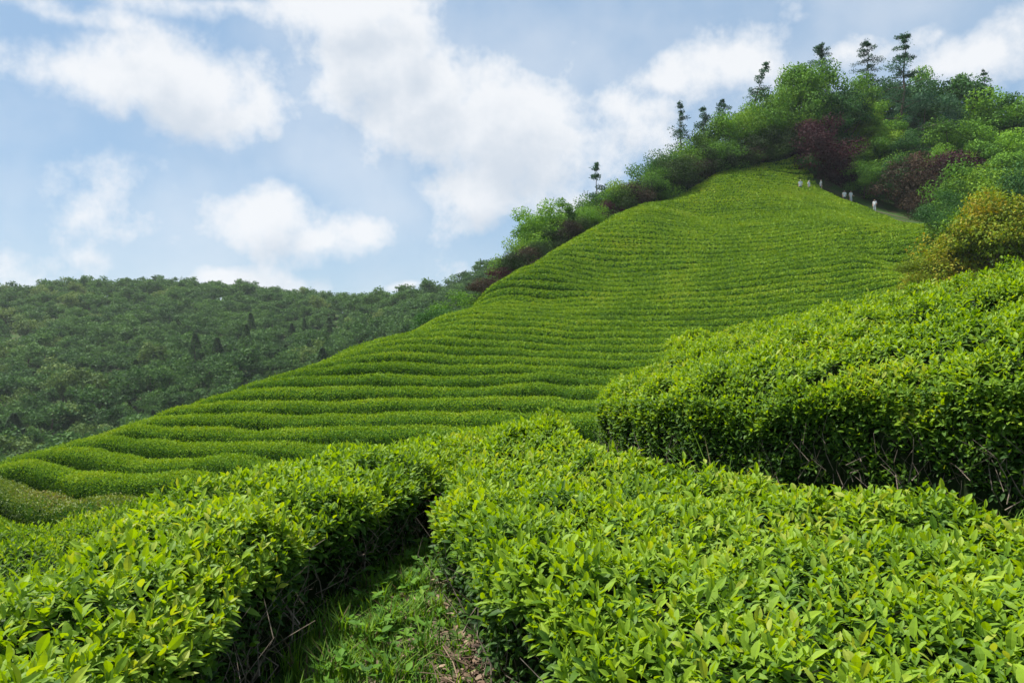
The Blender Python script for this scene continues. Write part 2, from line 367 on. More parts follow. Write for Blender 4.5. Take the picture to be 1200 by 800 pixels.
hedge('left', [(-.85, .3), (-1.0, 1.2), (-1.06, 2.3), (-1.14, 3.25), (-1.06, 4.1), (-.72, 5.0), (-.6, 5.7), (-.42, 6.5), (-.02, 7.2), (.4, 7.9), (.66, 8.7), (.8, 9.5), (.72, 10.3), (.4, 9.9), (-.4, 8.3), (-1.0, 7.25), (-1.7, 5.9), (-2.06, 4.46), (-1.98, 3.39), (-1.88, 2.69), (-1.9, 1.5), (-1.9, .3)],
      [(-1.3, .5, .68), (-1.4, 3, .7), (-1.3, 5, .68), (-.6, 6.5, .62), (0, 7.8, .58), (.6, 9.4, .58)],
      'bright green tea hedge beside the dark trench path, curving away behind its end', 101, dens=560, side_dens=190, bare=.6, side_t=-.08, twigs=60)
hedge('middle', [(.6, .5), (.5, 1.3), (.28, 2.05), (.13, 2.5), (-.22, 3.4), (-.42, 4.3), (-.47, 5.1), (-.42, 5.9), (-.1, 6.6), (.3, 6.85), (.6, 6.5), (.75, 5.9), (1.4, 4.9), (1.94, 4.2), (2.45, 3.55), (3.2, 2.6), (3.7, 1.6), (3.4, .7), (2, .4)],
      [(.5, 1, .7), (.3, 3, .7), (2.3, 3.5, .78), (3, 2, .8), (0, 5.5, .68), (1.2, 4.9, .7)],
      'broad knee-high tea hedge with big glossy young leaves on top, nearest to the viewer', 202, dens=560, side_dens=260, bare=.5, side_t=-.04)
hedge('right', [(1.0, 9.0), (1.05, 8.3), (1.45, 7.1), (2.1, 5.95), (2.7, 5.2), (3.15, 4.35), (4.0, 3.4), (5.2, 2.7), (6.2, 3.6), (5.4, 4.8), (4.3, 6.1), (2.9, 7.8), (2.1, 9.3), (1.5, 10)],
      [(1.1, 8.6, 1.08), (1.6, 9.6, 1.2), (2.1, 6.2, 1.3), (3.2, 4.8, 1.55), (2.8, 7.4, 1.62), (4.2, 5.9, 1.9), (5, 3.2, 1.9), (5.5, 4.5, 2.2)],
      'tall bushy tea hedge with a dark twiggy flank rising behind the knee-high hedge', 303, dens=500, side_dens=760, rnd=.5, bare=.35, bump=.08, twigs=45, tl=(.15, .5), side_t=.09)
hedge('upper', [(2.3, 11.4), (2.35, 10.2), (3.2, 8.4), (4.9, 6.6), (6, 5.4), (8, 6.8), (7.5, 8.1), (6, 9.3), (4.3, 10.7), (3.2, 12.2), (2.6, 12.3)],
      [(2.5, 11.4, 1.5), (3.3, 8.8, 1.7), (4.9, 7, 2.1), (6, 6, 2.3), (4.3, 10.4, 2.0), (6, 9, 2.47), (7.5, 7.8, 2.75)],
      'tea hedge on the next terrace up, showing only its sunny top over the twiggy hedge', 404, dens=380, side_dens=200, rnd=.35, bare=.3, bump=.08)
hedge('lower', [(-2.85, 1.6), (-2.8, 5.4), (-2.5, 7.3), (-1.7, 9.2), (-.5, 11), (-.9, 12), (-2.4, 10.3), (-3.8, 8.6), (-5.0, 6.4), (-5.6, 3.2), (-5, 1.6)],
      [(-3.5, 3, -.05), (-3.4, 5.5, -.06), (-3, 7.8, -.2), (-1.5, 10.5, -.4)],
      'darker tea hedge lower on the slope, just beyond the bright hedge beside the trench path', 505, dens=380, side_dens=250, lowdetail=True, tint_off=-.06)

# ------------------------------------------------------------------ footpath between the hedges, weeds, litter
def ribbon(name, line, width, lift, m):
    p = np.asarray(line, float)
    tt = np.linspace(0, len(p) - 1, len(p) * 8); q = np.stack([np.interp(tt, np.arange(len(p)), p[:, k]) for k in (0, 1)], -1)
    d = unit(np.gradient(q, axis=0)); s = np.stack([d[:, 1], -d[:, 0]], -1)
    w = np.linspace(-.5, .5, 7)
    wd = width * (1 + .18 * noise2(q[:, 0], q[:, 1], 2.5, 9))
    X = q[:, None] + s[:, None] * (w[None, :, None] * wd[:, None, None])
    Z = H(X[..., 0], X[..., 1]) + lift
    V = np.concatenate([X, Z[..., None]], -1).reshape(-1, 3); k = 7
    i = np.arange(len(q) - 1)[:, None] * k + np.arange(k - 1)[None]
    mb = MB(); mb.add(V, np.stack([i, i + k, i + k + 1, i + 1], -1).reshape(-1, 4))
    return tag(mb.build(name, m, smooth=True), kind='structure')
ribbon('footpath', [(-.05, -.6), (-.2, .6), (-.4, 2), (-.6, 3.2), (-.72, 4.2), (-.68, 5), (-.56, 5.8), (-.35, 6.6), (.05, 7.2), (.6, 7.6)], .7, .004, M_foot)

r = np.random.default_rng(5)
mb = MB()
def blades(mb, x, y, Lm, width, r, tl=(.25, 1)):
    n = len(x); z = H(x, y) - .01
    a = r.uniform(0, 6.28, n); lean = r.uniform(.15, .9, n); L_ = Lm * r.uniform(.5, 1.3, n)
    d0 = unit(np.stack([np.cos(a) * lean * .5, np.sin(a) * lean * .5, np.ones(n)], -1)); d1 = unit(np.stack([np.cos(a) * lean * 1.6, np.sin(a) * lean * 1.6, np.full(n, .6)], -1))
    s = np.stack([-np.sin(a), np.cos(a), np.zeros(n)], -1) * (width * r.uniform(.6, 1.3, n))[:, None]
    p0 = np.stack([x, y, z], -1); p1 = p0 + d0 * (L_ * .5)[:, None]; p2 = p1 + d1 * (L_ * .5)[:, None]
    V = np.stack([p0 - s * .5, p0 + s * .5, p1 + s * .4, p1 - s * .4, p2], 1).reshape(-1, 3)
    o = (np.arange(n) * 5)[:, None]; t = r.uniform(*tl, n); t = np.where(r.random(n) > .9, r.uniform(0, .15, n), t)
    n0 = mb.n; mb.add(V, o + np.array([[0, 1, 2, 3]]), t)
    mb.fl.append((o + np.array([[3, 2, 4]]) + n0).ravel()); mb.ft.append(np.full(n, 3)); mb.tint.append(t.astype(np.float32)); mb.mi.append(np.zeros(n, np.int64))
pl = np.array([(-.3, .8), (-.42, 2), (-.6, 3.2), (-.72, 4.2), (-.66, 5), (-.55, 5.8), (-.3, 6.6), (.1, 7.2), (.7, 7.7), (1.2, 6.6), (1.9, 5.4), (2.7, 4.3), (3.3, 3.5), (4.0, 2.6)])
nb = 42000
t = r.uniform(0, len(pl) - 1.001, nb); k = t.astype(int); q = pl[k] + (pl[k + 1] - pl[k]) * (t - k)[:, None] + r.normal(0, .23, (nb, 2)) - np.array([.05, 0])
cl = noise2(q[:, 0], q[:, 1], .6, 77); q = q[(cl > -.45) | (r.random(nb) > .75)]
blades(mb, q[:, 0], q[:, 1], np.where(noise2(q[:, 0], q[:, 1], .5, 78) > .3, .20, .10) * np.where(q[:, 1] > 3.9, .75, 1.), .009, r)
tag(mb.build('grass', M_grass), kind='stuff')
# small round-leaved weeds on the path
mb = MB(); nw = 420
t = r.uniform(1.0, 6.5, nw); k = t.astype(int); q = pl[k] + (pl[k + 1] - pl[k]) * (t - k)[:, None] + r.normal(0, .16, (nw, 2))
base = np.stack([q[:, 0], q[:, 1], H(q[:, 0], q[:, 1]) + .03 + .1 * r.random(nw) ** 2], -1)
for i in range(4):
    a = r.uniform(0, 6.28, nw); d = unit(np.stack([np.cos(a), np.sin(a), r.uniform(.1, .8, nw)], -1)); L_ = r.uniform(.03, .065, nw)
    leaves_hi(mb, base, d, np.tile([0, 0, 1.], (nw, 1)) + r.normal(0, .2, (nw, 3)), L_, L_ * .55, np.clip(r.normal(.55, .18, nw), .2, 1), np.full(nw, .2), np.full(nw, .2))
tag(mb.build('weeds', M_grass), kind='stuff')
# dry leaves and broken twigs in the trench
mb = MB(); nl = 1500
q = np.concatenate([np.stack([r.normal(-.06, .13, nl), r.normal(2.9, .5, nl)], -1), pl[1] + r.uniform(0, 1, (500, 1)) * (pl[5] - pl[1]) + r.normal(0, .2, (500, 2))])
nn = len(q); base = np.stack([q[:, 0], q[:, 1], H(q[:, 0], q[:, 1]) + .012 + .03 * r.random(nn)], -1)
a = r.uniform(0, 6.28, nn); L_ = r.uniform(.03, .07, nn)
leaves_hi(mb, base, np.stack([np.cos(a), np.sin(a), r.normal(0, .2, nn)], -1), np.tile([0, 0, 1.], (nn, 1)) + r.normal(0, .3, (nn, 3)), L_, L_ * .4, r.random(nn), r.uniform(0, .4, nn), r.uniform(0, .5, nn))
for i in range(160):
    c = np.array([r.normal(-.06, .13), r.normal(2.85, .45)]); z = h1(*c); a = r.uniform(0, 6.28); ln = r.uniform(.08, .3)
    p0 = np.array([c[0], c[1], z + .02]); p1 = p0 + np.array([math.cos(a) * ln, math.sin(a) * ln, r.uniform(.0, .18)])
    tube(mb, [p0, (p0 + p1) / 2 + r.normal(0, .01, 3), p1], [.004, .003, .002], 4, r.random())
tag(mb.build('dry_leaf_litter', M_litter), kind='stuff')
# tall grass tuft growing out of the gap
def tuft(px, py, d, n, Lm, label):
    c = P(px, py, d); mb = MB(); r_ = np.random.default_rng(int(px)); x = c[0] + r_.normal(0, .05, n); y = c[1] + r_.normal(0, .05, n)
    blades(mb, x, y, Lm, .013, r_, (.6, 1)); o = mb.build('grass_tuft', M_grass); tag(o, label, 'grass tuft', 'tall grass tufts in the hedge gap')
tuft(838, 560, 5.75, 18, .8, 'tall thin grass blades sticking up against the dark twiggy flank of the tall hedge')
tuft(660, 520, 8.1, 18, .7, 'short grass tuft at the dark notch where the hedge ends meet')

# ------------------------------------------------------------------ tea rows on the hillside
def pix(l): return [tuple(P(a, 0, d)[:2]) for a, d in l]
left_edge = pix([(-90, 22), (-90, 33), (60, 38), (180, 42), (300, 48), (400, 55), (500, 63), (562, 67), (640, 73.5), (750, 85.5), (840, 93.5), (940, 99)])
right_edge = pix([(950, 97), (962, 94.5), (1008, 89.5), (1072, 79), (1122, 74.5), (1105, 66), (1100, 56), (1110, 46), (1110, 34), (980, 27), (800, 22), (600, 20), (400, 19), (200, 16), (0, 15), (-90, 15)])
region = np.array(left_edge + right_edge)
gs = .5
rx = np.arange(region[:, 0].min() - 2, region[:, 0].max() + 2, gs); ry = np.arange(region[:, 1].min() - 2, region[:, 1].max() + 2, gs)
RX, RY = np.meshgrid(rx, ry, indexing='ij')
RH = H(RX, RY)
for _ in range(2):
    pad = np.pad(RH, 1, mode='edge'); RH = (pad[1:-1, 1:-1] * 2 + pad[:-2, 1:-1] + pad[2:, 1:-1] + pad[1:-1, :-2] + pad[1:-1, 2:]) / 6
FP = np.array(face)
def basis(x, y):
    x = x / 40; y = (y - 55) / 40
    return np.stack([x ** a * y ** b_ for a in range(5) for b_ in range(5) if a + b_ <= 4], -1)
B = basis(FP[:, 0], FP[:, 1]) * .35; Bh = FP[:, 2] * .35
# lines along which the planting runs (same row all along)
RUN = [[(0, 548), (75, 552), (150, 560), (200, 565), (245, 563)], [(0, 580), (60, 588), (135, 595)], [(0, 608), (45, 610)], [(85, 525), (135, 535), (200, 541), (275, 540), (340, 535)],
       [(155, 510), (200, 520), (270, 520), (340, 518), (390, 518)], [(227, 500), (250, 507), (300, 505), (385, 495)], [(315, 485), (385, 481), (450, 485)], [(365, 477), (480, 479), (592, 482)],
       [(423, 462), (500, 464), (599, 469)], [(397, 448), (500, 450), (592, 453)], [(482, 433), (592, 435), (683, 436)], [(505, 415), (592, 414), (700, 424)], [(527, 404), (592, 402), (737, 397)],
       [(767, 384), (900, 376)], [(837, 303), (920, 294), (1017, 282)], [(958, 288), (1092, 274)], [(700, 345), (800, 341), (900, 332)]]
for run in RUN:
    q = np.array([hit(a, b_ - 8) for a, b_ in run]); q = q[q[:, 1] < 100]; bb = basis(q[:, 0], q[:, 1]); B = np.concatenate([B, (bb - bb.mean(0)) * 2.5]); Bh = np.concatenate([Bh, np.zeros(len(bb))])
cf = np.linalg.solve(B.T @ B + 3e-3 * np.eye(B.shape[1]), B.T @ Bh)
if 0:
    pass
RHc = basis(RX, RY) @ cf + noise2(RX, RY, 11, 31) * .075 + noise2(RX, RY, 4, 32) * .015
RS = sdf(region, RX, RY)
def bil(Fd, x, y):
    fx = np.clip((x - rx[0]) / gs, 0, len(rx) - 1.001); fy = np.clip((y - ry[0]) / gs, 0, len(ry) - 1.001)
    i = fx.astype(int); j = fy.astype(int); a = fx - i; b_ = fy - j
    return Fd[i, j] * (1 - a) * (1 - b_) + Fd[i + 1, j] * a * (1 - b_) + Fd[i, j + 1] * (1 - a) * b_ + Fd[i + 1, j + 1] * a * b_
def contours(lv):
    Fd = RHc - lv; s = Fd > 0; nodes = {}; adj = {}
    cells = np.argwhere((s[:-1, :-1] != s[1:, :-1]) | (s[:-1, :-1] != s[:-1, 1:]) | (s[:-1, :-1] != s[1:, 1:]))
    def edge(i, j, di, dj):
        k = (i, j, di, dj)
        if k not in nodes:
            a = Fd[i, j]; b_ = Fd[i + di, j + dj]; t = a / (a - b_); nodes[k] = (rx[i] + gs * di * t, ry[j] + gs * dj * t)
        return k
    for i, j in cells:
        es = []
        if s[i, j] != s[i + 1, j]: es.append(edge(i, j, 1, 0))
        if s[i + 1, j] != s[i + 1, j + 1]: es.append(edge(i + 1, j, 0, 1))
        if s[i, j + 1] != s[i + 1, j + 1]: es.append(edge(i, j + 1, 1, 0))
        if s[i, j] != s[i, j + 1]: es.append(edge(i, j, 0, 1))
        for a, b_ in ((0, 1), (2, 3)):
            if b_ < len(es): adj.setdefault(es[a], []).append(es[b_]); adj.setdefault(es[b_], []).append(es[a])
    seen = set(); out = []
    for st_ in sorted(adj, key=lambda k: len(adj[k])):
        if st_ in seen: continue
        ch = [st_]; seen.add(st_)
        while True:
            nx_ = [q for q in adj[ch[-1]] if q not in seen]
            if not nx_: break
            ch.append(nx_[0]); seen.add(nx_[0])
        if len(ch) > 6: out.append(np.array([nodes[k] for k in ch]))
    return out
def resample(p, st):
    d = np.concatenate([[0], np.cumsum(np.linalg.norm(np.diff(p, axis=0), axis=1))]); n_ = max(int(d[-1] / st), 3); t = np.linspace(0, d[-1], n_)
    return np.stack([np.interp(t, d, p[:, k]) for k in (0, 1)], -1)
prof_s = np.array([-.78, -.84, -.78, -.45, 0, .45, .77, .82, .78])
prof_h = np.array([-.25, .35, .70, .81, .84, .82, .72, .35, -.2])
levels = []
z = -6.6
while z < 24.5:
    levels.append(z)
    z += float(np.interp(z, [-5, -3, 0, 3, 8], [.42, .42, .41, .47, .46]))
row_labels = []
rows = []
r = np.random.default_rng(77)
for li, lv in enumerate(levels):
    for line in contours(lv):
        line = resample(line, .45)
        for _ in range(2): line[1:-1] = (line[:-2] + 2 * line[1:-1] + line[2:]) / 4
        ins = bil(RS, line[:, 0], line[:, 1]) > 0
        br = r.random(len(line)) < (.0015 if lv < -1 else .0005)
        cut = np.zeros(len(line), bool)
        for q in np.argwhere(br).ravel(): cut[q:q + 2] = True
        ins &= ~cut
        idx = np.split(np.arange(len(line)), np.flatnonzero(np.diff(ins.astype(int))) + 1)
        for ch in idx:
            if ins[ch[0]] and len(ch) >= 7: rows.append((li, line[ch]))
rowobjs = []
GPX, GPY = np.gradient(RHc, gs)
GPM = np.hypot(GPX, GPY)
def gradm(c): return bil(GPM, c[:, 0], c[:, 1])
for li, c in rows:
    seed = len(rowobjs) + 1000; r = np.random.default_rng(seed)
    t = unit(np.gradient(c, axis=0)); s = np.stack([t[:, 1], -t[:, 0]], -1)
    e = 1.0; up = H(c[:, 0] + s[:, 0] * e, c[:, 1] + s[:, 1] * e) - H(c[:, 0] - s[:, 0] * e, c[:, 1] - s[:, 1] * e)
    if up.mean() < 0: s = -s; up = -up
    slope = np.clip(up / 2, 0, .6)                                         # s points uphill
    # room to the next row decides the width of this one
    nxt = np.interp(levels[li], levels[:-1], np.diff(levels)); w = np.clip(nxt / np.maximum(gradm(c), .12) * np.interp(levels[li], [-3, 1, 4, 10], [.295, .33, .365, .385]), .5, 1.0)
    k = np.ones(9) / 9; w = np.convolve(np.pad(w, 4, mode='edge'), k, 'valid'); w *= 1 + .06 * noise2(c[:, 0], c[:, 1], 3, 55)
    endt = np.minimum(np.arange(len(c)), np.arange(len(c))[::-1]); round_ = np.clip((endt + .6) / 2.2, .25, 1)
    hh = np.interp(levels[li], [-3, 4], [1.3, .9]) * (1 + .05 * noise2(c[:, 0], c[:, 1], 2.2, 56) + .05 * noise2(c[:, 0], c[:, 1], 7, 57)) * (.55 + .45 * round_)
    X = c[:, None] + s[:, None] * (prof_s[None, :, None] * (w * round_ / .84)[:, None, None])
    zc = H(c[:, 0], c[:, 1]); gz = H(X[..., 0], X[..., 1])
    off_s = prof_s[None] * (w / .84)[:, None]
    top = prof_h > .1
    Z = np.where(top[None], zc[:, None] + slope[:, None] * off_s * np.interp(levels[li], [-3, 2], [.35, .85]) + prof_h[None] * hh[:, None], gz + prof_h[None])
    V = np.concatenate([X, Z[..., None]], -1); m_, k_ = V.shape[:2]
    org = np.array([c[len(c) // 2, 0], c[len(c) // 2, 1], zc[len(c) // 2]])
    root = empty('tea_row', tuple(org))
    I = np.arange(m_ * k_).reshape(m_, k_)
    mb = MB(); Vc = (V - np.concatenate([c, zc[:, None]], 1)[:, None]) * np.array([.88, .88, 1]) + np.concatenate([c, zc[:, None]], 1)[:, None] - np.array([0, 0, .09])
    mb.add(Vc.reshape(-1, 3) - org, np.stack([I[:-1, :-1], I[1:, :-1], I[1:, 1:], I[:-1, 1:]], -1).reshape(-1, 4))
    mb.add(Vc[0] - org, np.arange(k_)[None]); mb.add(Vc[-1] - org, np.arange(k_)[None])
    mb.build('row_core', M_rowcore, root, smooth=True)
    dist = np.linalg.norm(c[:, :2], axis=1).mean(); length = .45 * len(c)
    sz = np.clip(dist * .0026, .08, .22)
    nlf = int(np.clip(length * 3.0 / (sz * sz * .5), 200, 52000))
    iu = r.uniform(0, m_ - 1.001, nlf); iv = r.uniform(0, k_ - 1.001, nlf); a = iu.astype(int); b_ = iv.astype(int); fu = (iu - a)[:, None]; fv = (iv - b_)[:, None]
    pos = V[a, b_] * (1 - fu) * (1 - fv) + V[a + 1, b_] * fu * (1 - fv) + V[a, b_ + 1] * (1 - fu) * fv + V[a + 1, b_ + 1] * fu * fv
    tn = V[a + 1, b_] - V[a, b_]; sn = V[a, b_ + 1] - V[a, b_]; nr = unit(np.cross(tn, sn)); nr = np.where((nr[:, 2:3] < 0) & (np.abs(nr[:, 2:3]) > .3), -nr, nr)
    outw = unit(pos - (V[a].mean(1) - np.array([0, 0, .2]))); nr = np.where((nr * outw).sum(-1, keepdims=True) < 0, -nr, nr)
    d = unit(nr * .55 + np.array([0, 0, .35]) + rdir(nlf, r) * .75)
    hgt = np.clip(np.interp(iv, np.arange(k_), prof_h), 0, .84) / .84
    tint = np.clip(.04 + .70 * hgt ** 1.3 + r.normal(0, .11, nlf) + .1 * noise2(pos[:, 0], pos[:, 1], 6, 58), 0, 1)  # tint falls towards the row foot: painted shade plus older leaves
    pos = pos + nr * (np.abs(r.normal(0, .045, nlf)) * (r.random(nlf) > .5))[:, None]
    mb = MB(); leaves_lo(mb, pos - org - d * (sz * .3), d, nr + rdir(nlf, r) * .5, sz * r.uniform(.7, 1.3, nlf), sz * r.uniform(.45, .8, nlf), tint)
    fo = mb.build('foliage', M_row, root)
    rowobjs.append((root, fo, li, c.mean(0), length, dist))
for root, fo, li, c, length, dist in rowobjs:
    tag(root, None, 'tea row', 'clipped tea rows on the hillside')

# ------------------------------------------------------------------ trees and shrubs
def crown_mesh(name, m, seed, rx_, rz_, cz, nclump, ncard, card, flat=.55, bottom=-.85, clr=(.28, .45), surf=.85):
    r = np.random.default_rng(seed); mb = MB()
    cc = []
    while len(cc) < nclump:
        v = rdir(1, r)[0] * r.uniform(.45, 1) ** .5
        if v[2] > bottom: cc.append(v)
    cc = np.array(cc); wob = 1 + .16 * r.normal(size=nclump); C3 = cc * wob[:, None] * np.array([rx_, rx_, rz_]) * .78 + np.array([0, 0, cz])
    rad = r.uniform(*clr, nclump) * min(rx_, rz_) * 1.0
    pick = r.integers(0, nclump, ncard)
    dv = rdir(ncard, r); dv[:, 2] = np.where(dv[:, 2] < 0, dv[:, 2] * flat, dv[:, 2])
    rr = r.uniform(0, 1, ncard) ** .35
    pos = C3[pick] + dv * (rad[pick] * rr)[:, None] * np.array([1.15, 1.15, .85])
    d = unit(dv * .2 + rdir(ncard, r) * .9 + np.array([0, 0, -.15])); nr = unit(dv * 1.3 + rdir(ncard, r) * .45 + np.array([0, 0, .3]))
    cl_t = r.normal(0, .16, nclump)
    tint = np.clip(.48 + cl_t[pick] + r.normal(0, .13, ncard), 0, 1)
    leaves_lo(mb, pos, d, nr, card * r.uniform(.6, 1.35, ncard), card * r.uniform(.45, .85, ncard), tint)
    return mb.mesh(name, m), C3
def trunk_mesh(name, seed, h, r0, tips, lean=(0, 0), multi=1):
    r = np.random.default_rng(seed); mb = MB()
    for k in range(multi):
        bx, by = (0, 0) if multi == 1 else (r.normal(0, .12 * h * .3), r.normal(0, .12 * h * .3))
        tp = np.linspace(0, 1, 6); ln = np.array(lean) + r.normal(0, .05 * h, 2)
        ps = np.stack([bx + ln[0] * tp ** 1.5 + r.normal(0, .01 * h, 6), by + ln[1] * tp ** 1.5 + r.normal(0, .01 * h, 6), tp * h - .25], -1)
        tube(mb, ps, r0 * (1 - .8 * tp) * (1 + .5 * np.exp(-tp * 12)), 7)
    for c in tips:
        f = np.clip(r.uniform(.35, .8), 0, 1); p0 = np.array([np.interp(f, tp, ps[:, q]) for q in range(3)])
        mid = p0 * .5 + c * .5 + np.array([0, 0, -.04 * h]) + r.normal(0, .02 * h, 3)
        tube(mb, [p0, mid, c], np.array([.42, .28, .1]) * r0, 5)
    return mb.mesh(name, M_bark)
def pine_meshes(seed, h, r0, spread, n_wh, card, ncard, start=.25, lean=(0, 0), droop=.1, gap=.0, m=None):
    """open-crowned pine: whorls of limbs that carry flat plates of needles"""
    r = np.random.default_rng(seed); tb = MB(); nb_ = MB()
    tp = np.linspace(0, 1, 9); ps = np.stack([lean[0] * tp ** 1.6 + r.normal(0, .006 * h, 9), lean[1] * tp ** 1.6 + r.normal(0, .006 * h, 9), tp * h - .2], -1)
    tube(tb, ps, r0 * (1 - .92 * tp), 7)
    tips = []
    for w in range(n_wh):
        f = start + (1 - start) * (w + r.uniform(.1, .9)) / n_wh
        p0 = np.array([np.interp(f, tp, ps[:, q]) for q in range(3)])
        for b_ in range(r.integers(1, 5)):
            if r.random() < gap: continue
            a = r.uniform(0, 6.28); ln = spread * (1.04 - f) ** .85 * r.choice([.4, .65, .9, 1.2]) * r.uniform(.8, 1.15) + .15
            p2 = p0 + np.array([math.cos(a) * ln, math.sin(a) * ln, ln * r.uniform(-.25, .5) - droop * ln]); pm = (p0 + p2) / 2 + np.array([0, 0, .08 * ln])
            tube(tb, [p0, pm, p2], np.array([.3, .2, .08]) * r0 * (1.1 - f * .6), 5)
            for q in (.2, .36, .52, .68, .84, 1.): tips.append(((p0 * (1 - q) ** 2 + 2 * q * (1 - q) * pm + p2 * q * q) + r.normal(0, .06 * ln, 3) * np.array([1, 1, .4]), ln * (.26 - .12 * q) + .08))
    tips.append((ps[-1], spread * .05)); tips.append((ps[-1] - np.array([0, 0, .035 * h]), spread * .09)); tips.append((ps[-1] - np.array([0, 0, .07 * h]), spread * .13))
    c = np.array([t_[0] for t_ in tips]); rad = np.array([t_[1] for t_ in tips])
    pk = r.integers(0, len(c), ncard); dv = rdir(ncard, r); pos = c[pk] + dv * (rad[pk] * r.random(ncard) ** .4)[:, None] * np.array([1.15, 1.15, .6])
    d = unit(dv + rdir(ncard, r) * .7 + np.array([0, 0, .25])); nr = rdir(ncard, r) + np.array([0, 0, .6])
    tint = np.clip(.5 + r.normal(0, .14, len(c))[pk] + r.normal(0, .12, ncard), 0, 1)
    leaves_lo(nb_, pos, d, nr, card * r.uniform(.6, 1.4, ncard), card * r.uniform(.3, .55, ncard), tint)
    return tb.mesh('pine_trunk', M_bark), nb_.mesh('pine_needles', m or M_blue)

# mesh variants, unit height (1 m) so that a thing's scale is its height
shrub_var = []
for s_ in range(4):
    cm, C3 = crown_mesh('shrub_leaves', M_dark, 40 + s_, .55, .52, .50, 30, 8500, .033, bottom=-.9, clr=(.28, .46))
    shrub_var.append((trunk_mesh('shrub_stems', 60 + s_, .6, .03, C3[:7], multi=3), cm))
tree_var = []
for s_ in range(4):
    cm, C3 = crown_mesh('tree_leaves', M_mid, 80 + s_, .40 + .05 * (s_ % 2), .44, .55, 38, 17000, .024, clr=(.19, .34))
    tree_var.append((trunk_mesh('tree_trunk', 90 + s_, .72, .026, C3[:12]), cm))
def plant(kind, var, x, y, h, m, label, cat, group=None, wide=1., rz=None, sink=.0, zb=None):
    z = h1(x, y) if zb is None else zb
    o = empty(kind, (x, y, z - sink)); o.rotation_euler[2] = rg.uniform(0, 6.28) if rz is None else rz; o.scale = (h * wide, h * wide, h)
    tag(o, label, cat, group)
    link('stems' if 'shrub' in kind else 'trunk', var[0], o)
    c = link('foliage' if 'shrub' in kind else 'crown', var[1], o)
    if m: c.material_slots[0].link = 'OBJECT'; c.material_slots[0].material = m
    return o
def at_top(px, top, d):
    x = (px - 600) / F * d; z = h1(x, d); return x, d, CAMZ + (400 - top) / F * d - z

ridge = np.array([(565, 64.5), (600, 68), (640, 72.5), (700, 79), (750, 84.5), (800, 89), (840, 92.5), (900, 96), (945, 98.5)])
ridge_y = np.array([346, 326, 301, 268, 241, 221, 206, 195, 186])
ORD = ['first', 'second', 'third', 'fourth', 'fifth', 'sixth', 'seventh', 'eighth', 'ninth', 'tenth', 'eleventh', 'twelfth', 'thirteenth', 'fourteenth', 'fifteenth', 'sixteenth', 'seventeenth', 'eighteenth', 'nineteenth', 'twentieth', 'twenty-first', 'twenty-second', 'twenty-third', 'twenty-fourth', 'twenty-fifth', 'twenty-sixth', 'twenty-seventh', 'twenty-eighth', 'twenty-ninth', 'thirtieth']
rr_ = np.random.default_rng(3)
CN = {M_maroon: 'maroon', M_brownred: 'brown-red', M_dark: 'dark green', M_shade: 'shaded green', M_mid: 'mid green', M_lime: 'yellow-green'}
front = [M_brownred, M_maroon, M_shade, M_brownred, M_shade, M_shade, M_brownred, M_shade, M_mid, M_maroon, M_shade, M_brownred, M_shade, M_mid, M_shade, M_shade, M_brownred, M_shade, M_mid, M_shade, M_brownred, M_shade, M_shade, M_shade, M_maroon]
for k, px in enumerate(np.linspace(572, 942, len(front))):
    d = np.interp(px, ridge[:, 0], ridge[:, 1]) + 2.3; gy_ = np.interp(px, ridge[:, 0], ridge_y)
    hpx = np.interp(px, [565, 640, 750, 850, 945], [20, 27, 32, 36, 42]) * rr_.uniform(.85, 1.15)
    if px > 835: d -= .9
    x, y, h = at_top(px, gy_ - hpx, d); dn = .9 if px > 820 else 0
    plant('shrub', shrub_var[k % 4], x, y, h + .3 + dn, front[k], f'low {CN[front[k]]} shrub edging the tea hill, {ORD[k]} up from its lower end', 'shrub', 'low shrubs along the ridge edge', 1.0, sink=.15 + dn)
back = [M_mid, M_lime, M_mid, M_dark, M_lime, M_mid, M_mid, M_lime, M_mid, M_dark, M_lime, M_mid, M_lime, M_mid, M_lime, M_mid, M_lime, M_mid]
for k, px in enumerate(np.linspace(588, 935, len(back))):
    d = np.interp(px, ridge[:, 0], ridge[:, 1]) + 5.2 + rr_.uniform(-.5, 1.5)
    top = np.interp(px, [565, 600, 625, 660, 700, 730, 760, 800, 840, 870, 900, 935], [322, 294, 275, 254, 226, 204, 184, 166, 138, 122, 110, 96]) + rr_.uniform(-5, 5)
    x, y, h = at_top(px, top, d)
    plant('shrub', shrub_var[(k + 1) % 4], x, y, h + .3, back[k], f'tall {CN[back[k]]} bush behind the low ridge shrubs, {ORD[k]} up from the lower end', 'bush', 'tall bushes behind the ridge shrubs', .95 if h < 6 else .8, sink=.2)
